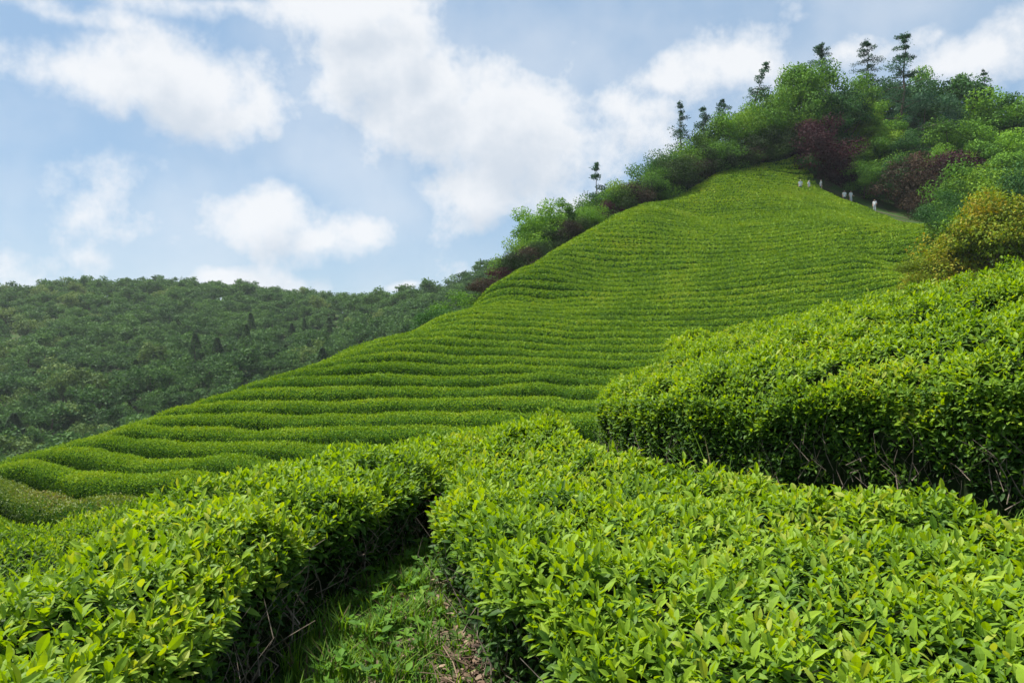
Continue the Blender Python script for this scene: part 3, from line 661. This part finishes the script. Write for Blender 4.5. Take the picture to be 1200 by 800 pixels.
# single trees along the ridge
def pine(px, top, d, label, seed, spread=.22, n_wh=9, ncard=1500, card=.28, start=.3, lean=0., gap=.1, m=None, cat='pine tree'):
    x, y, h = at_top(px, top, d); spread *= 1.4; ncard = int(ncard * 2.6); n_wh = int(n_wh * 1.9); card *= .8
    t_, c_ = pine_meshes(seed, h, .014 * h, spread * h, n_wh, card, ncard, start, (lean * h, 0), gap=gap, m=m)
    o = empty('pine_tree', (x, y, h1(x, y))); tag(o, label, cat, 'single pines on the ridge')
    link('trunk', t_, o); link('crown', c_, o)
def tree(px, top, d, m, label, v=0, wide=1., group='broadleaf trees on the hilltop', cat='tree', sink=.2):
    x, y, h = at_top(px, top, d); return plant('broadleaf_tree', tree_var[v], x, y, h + sink, m, label, cat, group, wide, sink=sink)
def shrub(px, top, bot, m, label, v=0, wide=1., group='shrubs along the upper tea edge', dd=1.0, cat='shrub', d=None):
    if d is None: x, y = hit(px, bot); d = y + dd
    x, y, h = at_top(px, top, d); return plant('shrub', shrub_var[v], x, y, h + .2, m, label, cat, group, wide, sink=.15)
tree(640, 226, 80, M_mid, 'round pale crowned tree beside the lowest ridge pine', 0, .85)
tree(662, 229, 82, M_mid, 'loose crowned tree leaning toward the thin ridge pine', 2, .7)
pine(699, 190, 84, 'thin bare-stemmed pine with a tufted top, lowest on the ridge', 1, spread=.2, n_wh=5, ncard=420, card=.3, start=.5, gap=.2)
pine(797, 118, 96, 'slim bluish pine with sparse whorls halfway up the ridge', 2, spread=.17, n_wh=8, ncard=700, start=.45, gap=.15)
pine(825, 124, 98, 'short dark pine next to the slim bluish pine', 3, spread=.22, n_wh=7, ncard=800, start=.5)
pine(848, 116, 99, 'bushy dark pine just below the leaning pine', 4, spread=.22, n_wh=7, ncard=800, start=.5)
pine(872, 72, 101, 'dark pine leaning over toward the hilltop wood', 5, spread=.2, n_wh=9, ncard=900, start=.45, lean=.22)
tree(938, 68, 106, M_mid, 'broad green tree at the lower end of the hilltop wood', 1, .95)
pine(962, 52, 110, 'pointed dark conifer rising above the broad green tree', 6, spread=.28, n_wh=13, ncard=3600, start=.15, gap=.05)
tree(978, 98, 103, M_dark, 'dark round crowned tree under the pointed conifer', 3, .9)
pine(1016, 46, 114, 'narrow hazy conifer between two tall hilltop conifers', 7, spread=.23, n_wh=14, ncard=3400, start=.15, gap=.05)
tree(1000, 110, 104, M_lime, 'bright green tree above the maroon tree', 0, .9)
tree(1030, 118, 104, M_mid, 'green tree with a low crown in front of the narrow conifer', 2, .95)
pine(1060, 38, 104, 'tallest pine on the hilltop with sparse level branches', 8, spread=.26, n_wh=13, ncard=3400, card=.32, start=.2, gap=.08)
tree(1105, 78, 112, M_dark, 'wide dark tree next to the tallest pine', 1, 1.0)
tree(1082, 98, 108, M_blue, 'bluish dark tree behind the foot of the tallest pine', 3, .9)
pine(1153, 80, 118, 'thin spire of a conifer poking above the hilltop crowns', 9, spread=.1, n_wh=10, ncard=1200, start=.4)
tree(1142, 98, 108, M_mid, 'leafy green tree below the thin conifer spire', 0, 1.05)
tree(1185, 108, 106, M_dark, 'dark green tree at the outer end of the hilltop wood', 2, 1.05)
tree(1230, 100, 104, M_mid, 'green tree beyond the outer end of the hilltop wood', 1, 1.05)
tree(1160, 150, 98, M_mid, 'bright leafy tree above the dark purple shrubs', 3, 1.05)
tree(1205, 140, 94, M_mid, 'big green tree above the orange-tinged tree', 0, 1.05)
tree(1120, 135, 101, M_mid, 'green tree between the tallest pine and the dark purple shrubs', 1, 1.0)
tree(1062, 150, 98, M_dark, 'dark leafy tree in front of the tallest pine', 2, 1.0)
tree(1000, 88, 112, M_mid, 'green tree filling the gap between pointed conifer and narrow conifer', 3, .8)
tree(1036, 84, 114, M_dark, 'dark crowned tree between the narrow conifer and the tallest pine', 1, .75)
tree(1085, 76, 115, M_mid, 'green tree just uphill of the tallest pine', 2, .8)
tree(1040, 150, 101, M_lime, 'bright tree just left of the tallest pine, low in the hilltop wood', 3, 1.0)
tree(1092, 165, 96, M_mid, 'mid green tree directly above the dark purple shrub', 0, 1.1)
tree(1135, 178, 92, M_lime, 'lighter green tree above the rounded bush near the tinged trees', 2, 1.1)
tree(1178, 172, 90, M_mid, 'tree directly above the large orange tinged tree', 1, 1.1)
shrub(968, 136, 206, M_maroon, 'tall round maroon bush at the top corner of the tea field', 1, .95, d=96.2)
shrub(968, 160, 205, M_dark, 'dark bush filling the gap under the tall maroon tree', 2, 1.1, dd=4)
shrub(940, 150, 200, M_brownred, 'brown bush below the broad green tree at the top of the field', 1, 1.1, d=102)
shrub(950, 178, 216, M_dark, 'small dark shrub at the foot of the maroon tree', 0)
shrub(985, 180, 226, M_maroon, 'dark maroon shrub above the row of white tops', 1, 1.1)
shrub(962, 196, 222, M_brownred, 'low brown shrub beside the dark maroon shrub', 2, 1.2)
shrub(1000, 166, 224, M_lime, 'yellow-green bush on top of the dark maroon shrub', 3, 1.0, dd=4)
shrub(1012, 185, 236, M_mid, 'green bush behind the white-shirted pair', 0, .9)
shrub(1035, 158, 236, M_mid, 'tall green bush behind the walker in white', 1, .85, dd=4)
shrub(1050, 186, 245, M_dark, 'dark bush just uphill of the walker in white', 2, .9)
shrub(1072, 178, 252, M_brownred, 'big purplish brown shrub overhanging the tea edge', 3, 1.05)
shrub(1096, 172, 254, M_maroon, 'dark purple shrub, largest along the upper tea edge', 0, 1.05, dd=2)
shrub(1090, 206, 260, M_brownred, 'brown low shrub under the dark purple shrub', 1, 1.1)
shrub(1125, 195, 268, M_mid, 'rounded green bush between purple shrub and orange-tinged tree', 2, .95, d=76)
shrub(1150, 190, 268, M_lime, 'yellow-green bush above the orange-tinged tree', 3, .95, d=74)
shrub(1190, 188, 268, M_dark, 'dark bush right behind the orange-tinged tree', 1, 1.0, d=72)
shrub(1112, 222, 275, M_dark, 'small dark bush where the tea edge meets the orange-tinged tree', 1, 1.0, d=71)
# the yellow and orange trees behind the upper hedge
cm, C3 = crown_mesh('orange_leaves', M_orange, 301, .46, .45, .52, 44, 15000, .026, bottom=-.95, clr=(.22, .38))
big_var = (trunk_mesh('orange_trunk', 302, .7, .03, C3[:12], multi=2), cm)
def near_tree(px, top, d, m, label, wide):
    x, y, h = at_top(px, top, d); plant('orange_tree' if m is M_orange else 'small_tree', big_var, x, y, h + 1.3, m, label, 'tree', 'autumn-tinted trees behind the upper hedge', wide, sink=1.3)
near_tree(1166, 210, 48, M_orange, 'large yellow and orange tinged tree behind the upper tea hedge', .95)
near_tree(1128, 240, 51, M_lime, 'yellow-green small tree on the downhill side of the orange tinged tree', .95)
near_tree(1090, 288, 50, M_orange, 'small orange-brown bush at the foot of the tinged trees', 1.2)
near_tree(1225, 215, 47, M_orange, 'orange tinged tree cut by the edge of the view', .9)
# little shrubs down the open edge of the tea hill
shrub(513, 362, 378, M_dark, 'lone dark shrub on the skyline of the tea hill, below the ridge shrubs', 2, 1.0, d=61, group='shrubs on the open hill edge')
shrub(545, 340, 360, M_mid, 'small green bush between the lone shrub and the ridge shrubs', 1, 1.3, d=66, group='shrubs on the open hill edge')

# pale path along the tea edges
def edgepath(name, l): ribbon(name, [hit(a, b_) for a, b_ in l], .6, .02, M_foot)
edgepath('path', [(955, 222), (985, 234), (1010, 243), (1035, 250), (1065, 257)])

# ------------------------------------------------------------------ people at the tea edge
def person(px, py, d, label, shirt, legs, hair, facing, seed, arm=.25):
    r = np.random.default_rng(seed)
    x = (px - 600) / F * d; z = h1(x, d)
    J = {'pel': (0, 0, .93), 'waist': (0, .0, 1.08), 'chest': (0, .01, 1.32), 'neck': (0, .01, 1.47), 'head0': (0, .02, 1.56), 'head1': (0, .03, 1.68),
         'shl': (-.17, 0, 1.41), 'ell': (-.23, -.02, 1.14), 'wrl': (-.22, arm, 1.0), 'hal': (-.21, arm + .07, .97), 'shr': (.17, 0, 1.41), 'elr': (.22, -.03, 1.13), 'wrr': (.2, .06, .92), 'har': (.19, .09, .84),
         'hil': (-.09, 0, .88), 'knl': (-.1, .05, .48), 'anl': (-.1, .0, .09), 'tol': (-.11, .13, .035), 'hir': (.09, 0, .88), 'knr': (.1, .02, .48), 'anr': (.1, -.08, .09), 'tor': (.11, .05, .035)}
    rad = {'pel': .13, 'waist': .125, 'chest': .145, 'neck': .05, 'head0': .075, 'head1': .09, 'shl': .065, 'ell': .045, 'wrl': .03, 'hal': .035, 'shr': .065, 'elr': .045, 'wrr': .03, 'har': .035,
           'hil': .095, 'knl': .06, 'anl': .042, 'tol': .035, 'hir': .095, 'knr': .06, 'anr': .042, 'tor': .035}
    E = [('pel', 'waist'), ('waist', 'chest'), ('chest', 'neck'), ('neck', 'head0'), ('head0', 'head1'), ('chest', 'shl'), ('shl', 'ell'), ('ell', 'wrl'), ('wrl', 'hal'), ('chest', 'shr'), ('shr', 'elr'), ('elr', 'wrr'), ('wrr', 'har'),
         ('pel', 'hil'), ('hil', 'knl'), ('knl', 'anl'), ('anl', 'tol'), ('pel', 'hir'), ('hir', 'knr'), ('knr', 'anr'), ('anr', 'tor')]
    ks = list(J); me = bpy.data.meshes.new('body'); me.from_pydata([J[k] for k in ks], [(ks.index(a), ks.index(b_)) for a, b_ in E], [])
    o = bpy.data.objects.new('person', me); COL.objects.link(o)
    sk = o.modifiers.new('Skin', 'SKIN'); 
    if not me.skin_vertices: me.attributes
    bm_ = __import__('bmesh').new(); bm_.from_mesh(me); lay = bm_.verts.layers.skin.verify(); bm_.verts.ensure_lookup_table()
    for v in bm_.verts: v[lay].radius = (rad[ks[v.index]],) * 2; v[lay].use_root = (v.index == 0)
    bm_.to_mesh(me); bm_.free()
    o.modifiers.new('Sub', 'SUBSURF').levels = 2; o.modifiers['Sub'].render_levels = 2
    dg = bpy.context.evaluated_depsgraph_get(); ev = o.evaluated_get(dg); nm = bpy.data.meshes.new_from_object(ev); o.modifiers.clear(); o.data = nm
    nm.materials.clear()
    for m_ in (shirt, legs, M_skin, hair): nm.materials.append(m_)
    for pl_ in nm.polygons:
        c = pl_.center; pl_.use_smooth = True
        if c.z > 1.49: mi = 3 if (c.z > 1.64 or c.y < .0) else 2
        elif c.z < .07: mi = 3
        elif abs(c.x) > .15 and c.z < 1.2: mi = 2
        elif c.z > .9: mi = 0
        else: mi = 1
        pl_.material_index = mi
    o.location = (x, d, z); o.rotation_euler = (0, 0, facing)
    tag(o, label, 'person', 'visitors at the upper tea edge')
M_skin = solid_mat('skin', (.42, .26, .19), (.5, .32, .24), 5, .6)
M_white = solid_mat('white_cotton', (.62, .62, .62), (.72, .72, .72), 12)
M_grey = solid_mat('pale_grey_cloth', (.5, .52, .55), (.6, .62, .64), 12)
M_black = solid_mat('black_hair', (.012, .010, .009), (.03, .025, .02), 30, .6)
M_hat = solid_mat('straw_hat', (.6, .57, .5), (.7, .67, .6), 30)
M_jean = solid_mat('dark_trousers', (.03, .035, .05), (.06, .07, .09), 12)
def on_edge(px, py): return hit(px, py)[1]
person(1025, 252, on_edge(1025, 251) + .3, 'person in white shirt and pale trousers walking alone along the tea edge', M_white, M_grey, M_black, 2.4, 1)
dpair = on_edge(993, 241) + .3
person(989.5, 240, dpair, 'person in white top, the one of the pair nearer the maroon shrub', M_white, M_jean, M_black, 3.0, 2, .1)
person(997, 240, dpair + .2, 'person in white top, the one of the pair nearer the lone walker', M_white, M_grey, M_black, 3.3, 3, .3)
for q, (px, lab) in enumerate([(938, 'person in pale hat among the tea, farthest from the shrubs'), (948, 'person in pale clothes in the middle of three among the tea'), (962, 'person in pale clothes among the tea, closest to the dark shrub')]):
    d = on_edge(px, 228) + .2
    person(px, 228, d, lab, M_grey, M_jean, M_hat, 2.8 + q, 5 + q, .2)

# ------------------------------------------------------------------ far wooded hill
far_var = []
for s_ in range(4):
    r = np.random.default_rng(500 + s_); mb = MB()
    cm, C3 = crown_mesh('tmp', M_far1, 510 + s_, .38, .40, .59, 16, 1500, .065, clr=(.3, .46))
    far_var.append(cm)
for s_ in range(3):
    r = np.random.default_rng(530 + s_); mb = MB(); nc = 1600
    f = r.random(nc) ** .75; a = r.uniform(0, 6.28, nc); rad = .30 * (1 - f) ** 1.05 + .01 * (.8 + .2 * np.sin(f * 40)) * r.random(nc) ** .3
    pos = np.stack([np.cos(a) * rad, np.sin(a) * rad, .12 + .88 * f], -1); d = unit(np.stack([np.cos(a), np.sin(a), np.full(nc, -.25)], -1) + rdir(nc, r) * .4)
    leaves_lo(mb, pos, d, rdir(nc, r) * .4 + np.array([0, 0, 1]), .07 * (1.05 - .4 * f) * r.uniform(.6, 1.3, nc), .03 * r.uniform(.7, 1.3, nc), np.clip(r.normal(.5, .18, nc), 0, 1)); far_var.append(mb.mesh('conifer_crown', M_far2))
for q, me in enumerate(far_var):                                         # add the stem to each far tree's own mesh
    mb = MB(); tube(mb, [(0, 0, -.05), (0.01, 0, .4), (0, .01, .75)], [.025, .018, .006], 5)
    nv = len(me.vertices); co = np.empty(nv * 3, np.float32); me.vertices.foreach_get('co', co)
    lf = np.empty(len(me.loops), np.int32); me.loops.foreach_get('vertex_index', lf); tt = np.empty(len(me.polygons), np.float32); me.attributes['tint'].data.foreach_get('value', tt)
    mb.add(co.reshape(-1, 3), lf.reshape(-1, 4), tt, 1)
    far_var[q] = mb.mesh('forest_tree', [M_bark, (M_far1 if q < 4 else M_far2)])
r = np.random.default_rng(41)
cand = []
yy = 98.0
while yy < 345:
    xx = -.78 * yy - 15
    while xx < .25 * yy:
        cand.append((xx + r.uniform(-2, 2), yy + r.uniform(-2, 2))); xx += 6.0 + yy * .002
    yy += 6.3 + yy * .002
cand = np.array(cand); zz = H(cand[:, 0], cand[:, 1])
vis = []
# keep the stems whose crown can show over the tea hill and the nearer slope
hh_ = np.where(noise2(cand[:, 0], cand[:, 1], 60, 90) > 0, r.uniform(6, 11, len(cand)), r.uniform(5.5, 10, len(cand)))
for (x, y), z_, h_ in zip(cand, zz, hh_):
    t_ = np.linspace(.08, .97, 90); zl = CAMZ + (z_ + h_ - CAMZ) * t_
    px = 600 + x / y * F
    if px < -60 or px > 700: vis.append(False); continue
    vis.append(bool(np.all(H(x * t_, y * t_) < zl + .3)))
vis = np.array(vis); cand, zz, hh_ = cand[vis], zz[vis], hh_[vis]
dist = np.hypot(cand[:, 0], cand[:, 1]); order = np.argsort(dist)
cpx = 600 + cand[:, 0] / cand[:, 1] * F
conif = ((cpx > 90) & (cpx < 400) & (dist < 225)) * .3 + noise2(cand[:, 0], cand[:, 1], 70, 91) + r.normal(0, .45, len(cand)) > np.where(dist > 240, 2.5, .95)
pale = r.random(len(cand)) > np.where(cpx < 110, .8, .955)
print('far trees', len(cand))
FL = [('round dark green tree in the dense wood on the far hill', 'round-crowned trees in the far wood'), ('pointed dark conifer in the dense wood on the far hill', 'conifers in the far wood'), ('pale grey-green tree standing out from the dark far wood', 'pale trees in the far wood')]
mbf = MB()
NIND = 290
cache = {}
for c_, q in enumerate(order):
    (x, y), z_, h_ = cand[q], zz[q], hh_[q]
    v = 4 + r.integers(0, 3) if conif[q] else r.integers(0, 4); kind = 2 if (pale[q] and not conif[q]) else (1 if conif[q] else 0)
    rz = r.uniform(0, 6.28); wd = h_ * r.uniform(.9, 1.25)
    if kind == 1: h_ *= r.uniform(.85, 1.2); wd *= r.uniform(.8, 1.2)
    if c_ < NIND:
        o = link('conifer_tree' if kind == 1 else 'forest_tree', far_var[v]); o.location = (x, y, z_ - .3); o.rotation_euler = (0, 0, rz); o.scale = (wd, wd, h_)
        if kind == 2: o.material_slots[1].link = 'OBJECT'; o.material_slots[1].material = M_far3
        tag(o, FL[kind][0], 'tree', FL[kind][1])
    else:
        if v not in cache:
            me = far_var[v]; co = np.empty(len(me.vertices) * 3, np.float32); me.vertices.foreach_get('co', co); lf = np.empty(len(me.loops), np.int32); me.loops.foreach_get('vertex_index', lf)
            tt = np.empty(len(me.polygons), np.float32); me.attributes['tint'].data.foreach_get('value', tt); mi = np.empty(len(me.polygons), np.int32); me.polygons.foreach_get('material_index', mi)
            cache[v] = (co.reshape(-1, 3), lf.reshape(-1, 4), tt, mi)
        co, lf, tt, mi = cache[v]
        R_ = np.array([[math.cos(rz), -math.sin(rz), 0], [math.sin(rz), math.cos(rz), 0], [0, 0, 1]])
        V = (co * np.array([wd, wd, h_])) @ R_.T + np.array([x, y, z_ - .3])
        mbf.add(V, lf, np.clip(tt + r.normal(0, .17), 0, 1)); mbf.mi[-1] = np.where(mi == 0, 0, 1 if kind == 0 else (2 if kind == 1 else 3))
if mbf.n: tag(mbf.build('forest', [M_bark, M_far1, M_far2, M_far3]), kind='stuff')

# ------------------------------------------------------------------ row labels
ro = sorted(rowobjs, key=lambda t_: (t_[2], t_[3][0]))
for root, fo, li, c, length, dist in ro:
    hgt = 'steep upper' if c[1] > 66 else ('middle' if c[1] > 44 else 'gentle lower')
    root['label'] = f'clipped green tea row following the contour on the {hgt} part of the hillside'
    root['group'] = f'tea rows on the {hgt} hillside'
# a few rows near the foot of the hill have browned tops
nb_ = 0
for root, fo, li, c, length, dist in ro:
    px = 600 + c[0] / c[1] * F
    if 20 < px < 210 and length > 14 and dist < 34 and nb_ < 1:
        fo.data.materials[0] = M_rowbrown; print('brown', px, length, dist); root['label'] = 'tea row with browned, dying foliage near the foot of the hillside'; root['group'] = 'browned tea row'; nb_ += 1

# ------------------------------------------------------------------ thin summer haze
hz = MB(); zb_, zt_ = float(GZ.min()) - 1.0, max(CAMZ + 60.0, float(GZ.max()) + 2)
xs = (gx[0] - 5, gx[-1] + 5); ys = (gy[0] - 5, gy[-1] + 5)
hv = [(x, y, z) for z in (zb_, zt_) for y in ys for x in xs]
hz.add(hv, [[0, 2, 3, 1], [4, 5, 7, 6], [0, 1, 5, 4], [2, 6, 7, 3], [0, 4, 6, 2], [1, 3, 7, 5]])
m, nt, N, L = mat('haze_air'); pv = N.new('ShaderNodeVolumePrincipled'); pv.inputs['Color'].default_value = (.86, .93, 1, 1); pv.inputs['Density'].default_value = HAZE; pv.inputs['Anisotropy'].default_value = .2
o = N.new('ShaderNodeOutputMaterial'); L.new(pv.outputs[0], o.inputs['Volume'])
tag(hz.build('haze', m), kind='stuff'); print('haze z', zb_, zt_)

# ------------------------------------------------------------------ world: sky with clouds
w = bpy.data.worlds.new('World'); sc.world = w; w.use_nodes = True
nt = w.node_tree; N = nt.nodes; L = nt.links; N.clear()
def nd(tree, t_, **kw):
    x = tree.nodes.new(t_)
    for k, v in kw.items(): setattr(x, k, v)
    return x
# group: cloud density as a function of direction
G = bpy.data.node_groups.new('cloud_density', 'ShaderNodeTree')
G.interface.new_socket('Dir', in_out='INPUT', socket_type='NodeSocketVector'); G.interface.new_socket('Density', in_out='OUTPUT', socket_type='NodeSocketFloat')
gi = nd(G, 'NodeGroupInput'); go = nd(G, 'NodeGroupOutput')
def mth(op, a, b_=None, c_=None, tree=G, clamp=False):
    x = tree.nodes.new('ShaderNodeMath'); x.operation = op; x.use_clamp = clamp
    for i_, v in enumerate((a, b_, c_)):
        if v is None: continue
        if isinstance(v, (int, float)): x.inputs[i_].default_value = v
        else: tree.links.new(v, x.inputs[i_])
    return x.outputs[0]
nv_ = nd(G, 'ShaderNodeVectorMath', operation='NORMALIZE'); G.links.new(gi.outputs[0], nv_.inputs[0])
sx = nd(G, 'ShaderNodeSeparateXYZ'); G.links.new(nv_.outputs[0], sx.inputs[0])
az = mth('ARCTAN2', sx.outputs[0], sx.outputs[1]); el = mth('ARCSINE', sx.outputs[2])
# domain warp
nz = nd(G, 'ShaderNodeTexNoise'); nz.inputs['Scale'].default_value = 5; nz.inputs['Detail'].default_value = 3; G.links.new(nv_.outputs[0], nz.inputs['Vector'])
sc3 = nd(G, 'ShaderNodeSeparateColor'); G.links.new(nz.outputs['Color'], sc3.inputs[0])
azw = mth('ADD', az, mth('MULTIPLY', mth('SUBTRACT', sc3.outputs[0], .5), .10)); elw = mth('ADD', el, mth('MULTIPLY', mth('SUBTRACT', sc3.outputs[1], .5), .08))
cv = nd(G, 'ShaderNodeCombineXYZ'); G.links.new(azw, cv.inputs[0]); G.links.new(elw, cv.inputs[1])
CL = [(185, 95, 150, 62, 1), (120, 88, 95, 45, .9), (270, 140, 80, 45, .9), (215, 130, 120, 42, .8),
      (425, 75, 78, 95, 1), (500, 130, 105, 82, 1), (590, 165, 120, 80, 1), (640, 190, 90, 70, .95), (560, 225, 90, 45, .9), (400, 15, 120, 45, .9), (470, 60, 60, 60, .9),
      (315, 243, 78, 40, .9), (360, 272, 95, 32, .75), (285, 318, 75, 20, .9), (466, 340, 34, 15, .9), (130, 262, 110, 34, .42), (40, 300, 130, 45, .45), (560, 320, 60, 25, .35),
      (775, 92, 100, 34, .55), (860, 80, 70, 45, .62), (720, 130, 110, 40, .55), (1165, 60, 90, 55, .9), (990, 70, 60, 22, .6), (1090, 40, 60, 14, .35),
      (60, 4, 150, 16, .5), (260, 10, 150, 20, .55), (680, 250, 80, 50, .6),
      (1350, 120, 160, 60, .9), (-200, 150, 160, 70, .9), (1700, 60, 200, 90, .9), (-600, 40, 250, 90, .9)]
acc = None
for px, py, rw, rh, amp in CL:
    a0 = math.atan2(px - 600, F); e0 = math.atan((400 - py) / F * math.cos(a0))
    ra = rw / F * math.cos(a0) ** 2 * 1.05; re = rh / F * math.cos(a0) * math.cos(e0)
    vm = nd(G, 'ShaderNodeVectorMath', operation='MULTIPLY_ADD'); G.links.new(cv.outputs[0], vm.inputs[0])
    vm.inputs[1].default_value = (1 / ra, 1 / re, 0); vm.inputs[2].default_value = (-a0 / ra, -e0 / re, 0)
    ln = nd(G, 'ShaderNodeVectorMath', operation='LENGTH'); G.links.new(vm.outputs[0], ln.inputs[0])
    v = mth('MULTIPLY', mth('SUBTRACT', 1.22, ln.outputs['Value']), amp)
    if acc is None: acc = v
    else: acc = mth('SMOOTH_MAX', acc, v, .25)
n2 = nd(G, 'ShaderNodeTexNoise'); n2.inputs['Scale'].default_value = 11; n2.inputs['Detail'].default_value = 10; n2.inputs['Roughness'].default_value = .6; G.links.new(nv_.outputs[0], n2.inputs['Vector'])
fb = mth('MULTIPLY', mth('SUBTRACT', n2.outputs['Fac'], .5), 2.3)
# general clouds high up and behind, outside the shaped ones
n3 = nd(G, 'ShaderNodeTexNoise'); n3.inputs['Scale'].default_value = 3.2; n3.inputs['Detail'].default_value = 4; G.links.new(nv_.outputs[0], n3.inputs['Vector'])
gen = mth('MULTIPLY', mth('SUBTRACT', n3.outputs['Fac'], .5), mth('MULTIPLY', mth('MULTIPLY_ADD', el, 4.0, -1.9, clamp=True), 3.2))
acc = mth('MAXIMUM', acc, gen)
den = mth('ADD', mth('MAXIMUM', acc, -.3), fb)
G.links.new(den, go.inputs[0])

tc = nd(nt, 'ShaderNodeTexCoord')
d1 = nd(nt, 'ShaderNodeGroup'); d1.node_tree = G; L.new(tc.outputs['Generated'], d1.inputs[0])
offv = nd(nt, 'ShaderNodeVectorMath', operation='ADD'); L.new(tc.outputs['Generated'], offv.inputs[0]); offv.inputs[1].default_value = (-.012, 0, .05)
d2 = nd(nt, 'ShaderNodeGroup'); d2.node_tree = G; L.new(offv.outputs[0], d2.inputs[0])
def mr(v, a, b_, c_, d_):
    x = nd(nt, 'ShaderNodeMapRange', interpolation_type='SMOOTHSTEP'); L.new(v, x.inputs[0])
    for i_, q in enumerate((a, b_, c_, d_)): x.inputs[i_ + 1].default_value = q
    return x.outputs[0]
mask = mr(d1.outputs[0], -.02, .76, 0, 1)
shade = mr(d2.outputs[0], .25, 1.3, 0, 1)
sky = nd(nt, 'ShaderNodeTexSky', sky_type='NISHITA'); sky.sun_disc = False
sky.sun_elevation = math.radians(SUN_EL); sky.sun_rotation = math.radians(SUN_AZ); sky.air_density = 1.0; sky.dust_density = .4; sky.ozone_density = 1.0; sky.altitude = 200
crm = ramp(N, [(0, (1, 1, 1)), (1, (.72, .775, .84))]); L.new(shade, crm.inputs[0])
cm_ = nd(nt, 'ShaderNodeMix', data_type='RGBA', blend_type='MULTIPLY'); cm_.inputs[0].default_value = 1; L.new(crm.outputs[0], cm_.inputs[6]); CLOUDV = 7.9; cm_.inputs[7].default_value = (CLOUDV * .98, CLOUDV, CLOUDV * 1.03, 1)
mx = nd(nt, 'ShaderNodeMix', data_type='RGBA'); thin = nd(nt, 'ShaderNodeTexNoise'); thin.inputs['Scale'].default_value = 4; thin.inputs['Detail'].default_value = 5; L.new(tc.outputs['Generated'], thin.inputs['Vector'])
veil = mr(thin.outputs['Fac'], .38, .68, .0, .42)
mk = mth('MULTIPLY', mth('MAXIMUM', mask, veil, tree=nt), .95, tree=nt); L.new(mk, mx.inputs[0]); sb = nd(nt, 'ShaderNodeMix', data_type='RGBA'); sb.inputs[0].default_value = .65; sb.inputs[7].default_value = (3.05, 4.7, 6.65, 1); L.new(sky.outputs[0], sb.inputs[6]); L.new(sb.outputs[2], mx.inputs[6]); L.new(cm_.outputs[2], mx.inputs[7])
bg = nd(nt, 'ShaderNodeBackground'); bg.inputs[1].default_value = .06; L.new(mx.outputs[2], bg.inputs[0])
ow = nd(nt, 'ShaderNodeOutputWorld'); L.new(bg.outputs[0], ow.inputs[0])

# ------------------------------------------------------------------ sun, camera, view
sd_ = bpy.data.lights.new('sun', 'SUN'); sd_.energy = 4.6; sd_.angle = math.radians(3); sd_.color = (1, .955, .88)
so = bpy.data.objects.new('sun', sd_); COL.objects.link(so)
a, e = math.radians(SUN_AZ), math.radians(SUN_EL)
so.rotation_euler = Vector((math.sin(a) * math.cos(e), math.cos(a) * math.cos(e), math.sin(e))).to_track_quat('Z', 'Y').to_euler(); so.location = (-20, 20, 60)
cd = bpy.data.cameras.new('camera'); cd.lens = 26; cd.sensor_width = 36; cd.clip_start = .05; cd.clip_end = 6000
co_ = bpy.data.objects.new('camera', cd); COL.objects.link(co_); co_.location = (0, 0, CAMZ); co_.rotation_euler = (math.radians(90), 0, 0)
sc.camera = co_
sc.view_settings.view_transform = 'Standard'; sc.view_settings.look = 'None'; sc.view_settings.exposure = 1.0; sc.view_settings.gamma = 1; sc.view_settings.use_curve_mapping = False
sc.cycles.max_bounces = 6; sc.cycles.diffuse_bounces = 3; sc.cycles.transmission_bounces = 4; sc.cycles.use_denoising = True
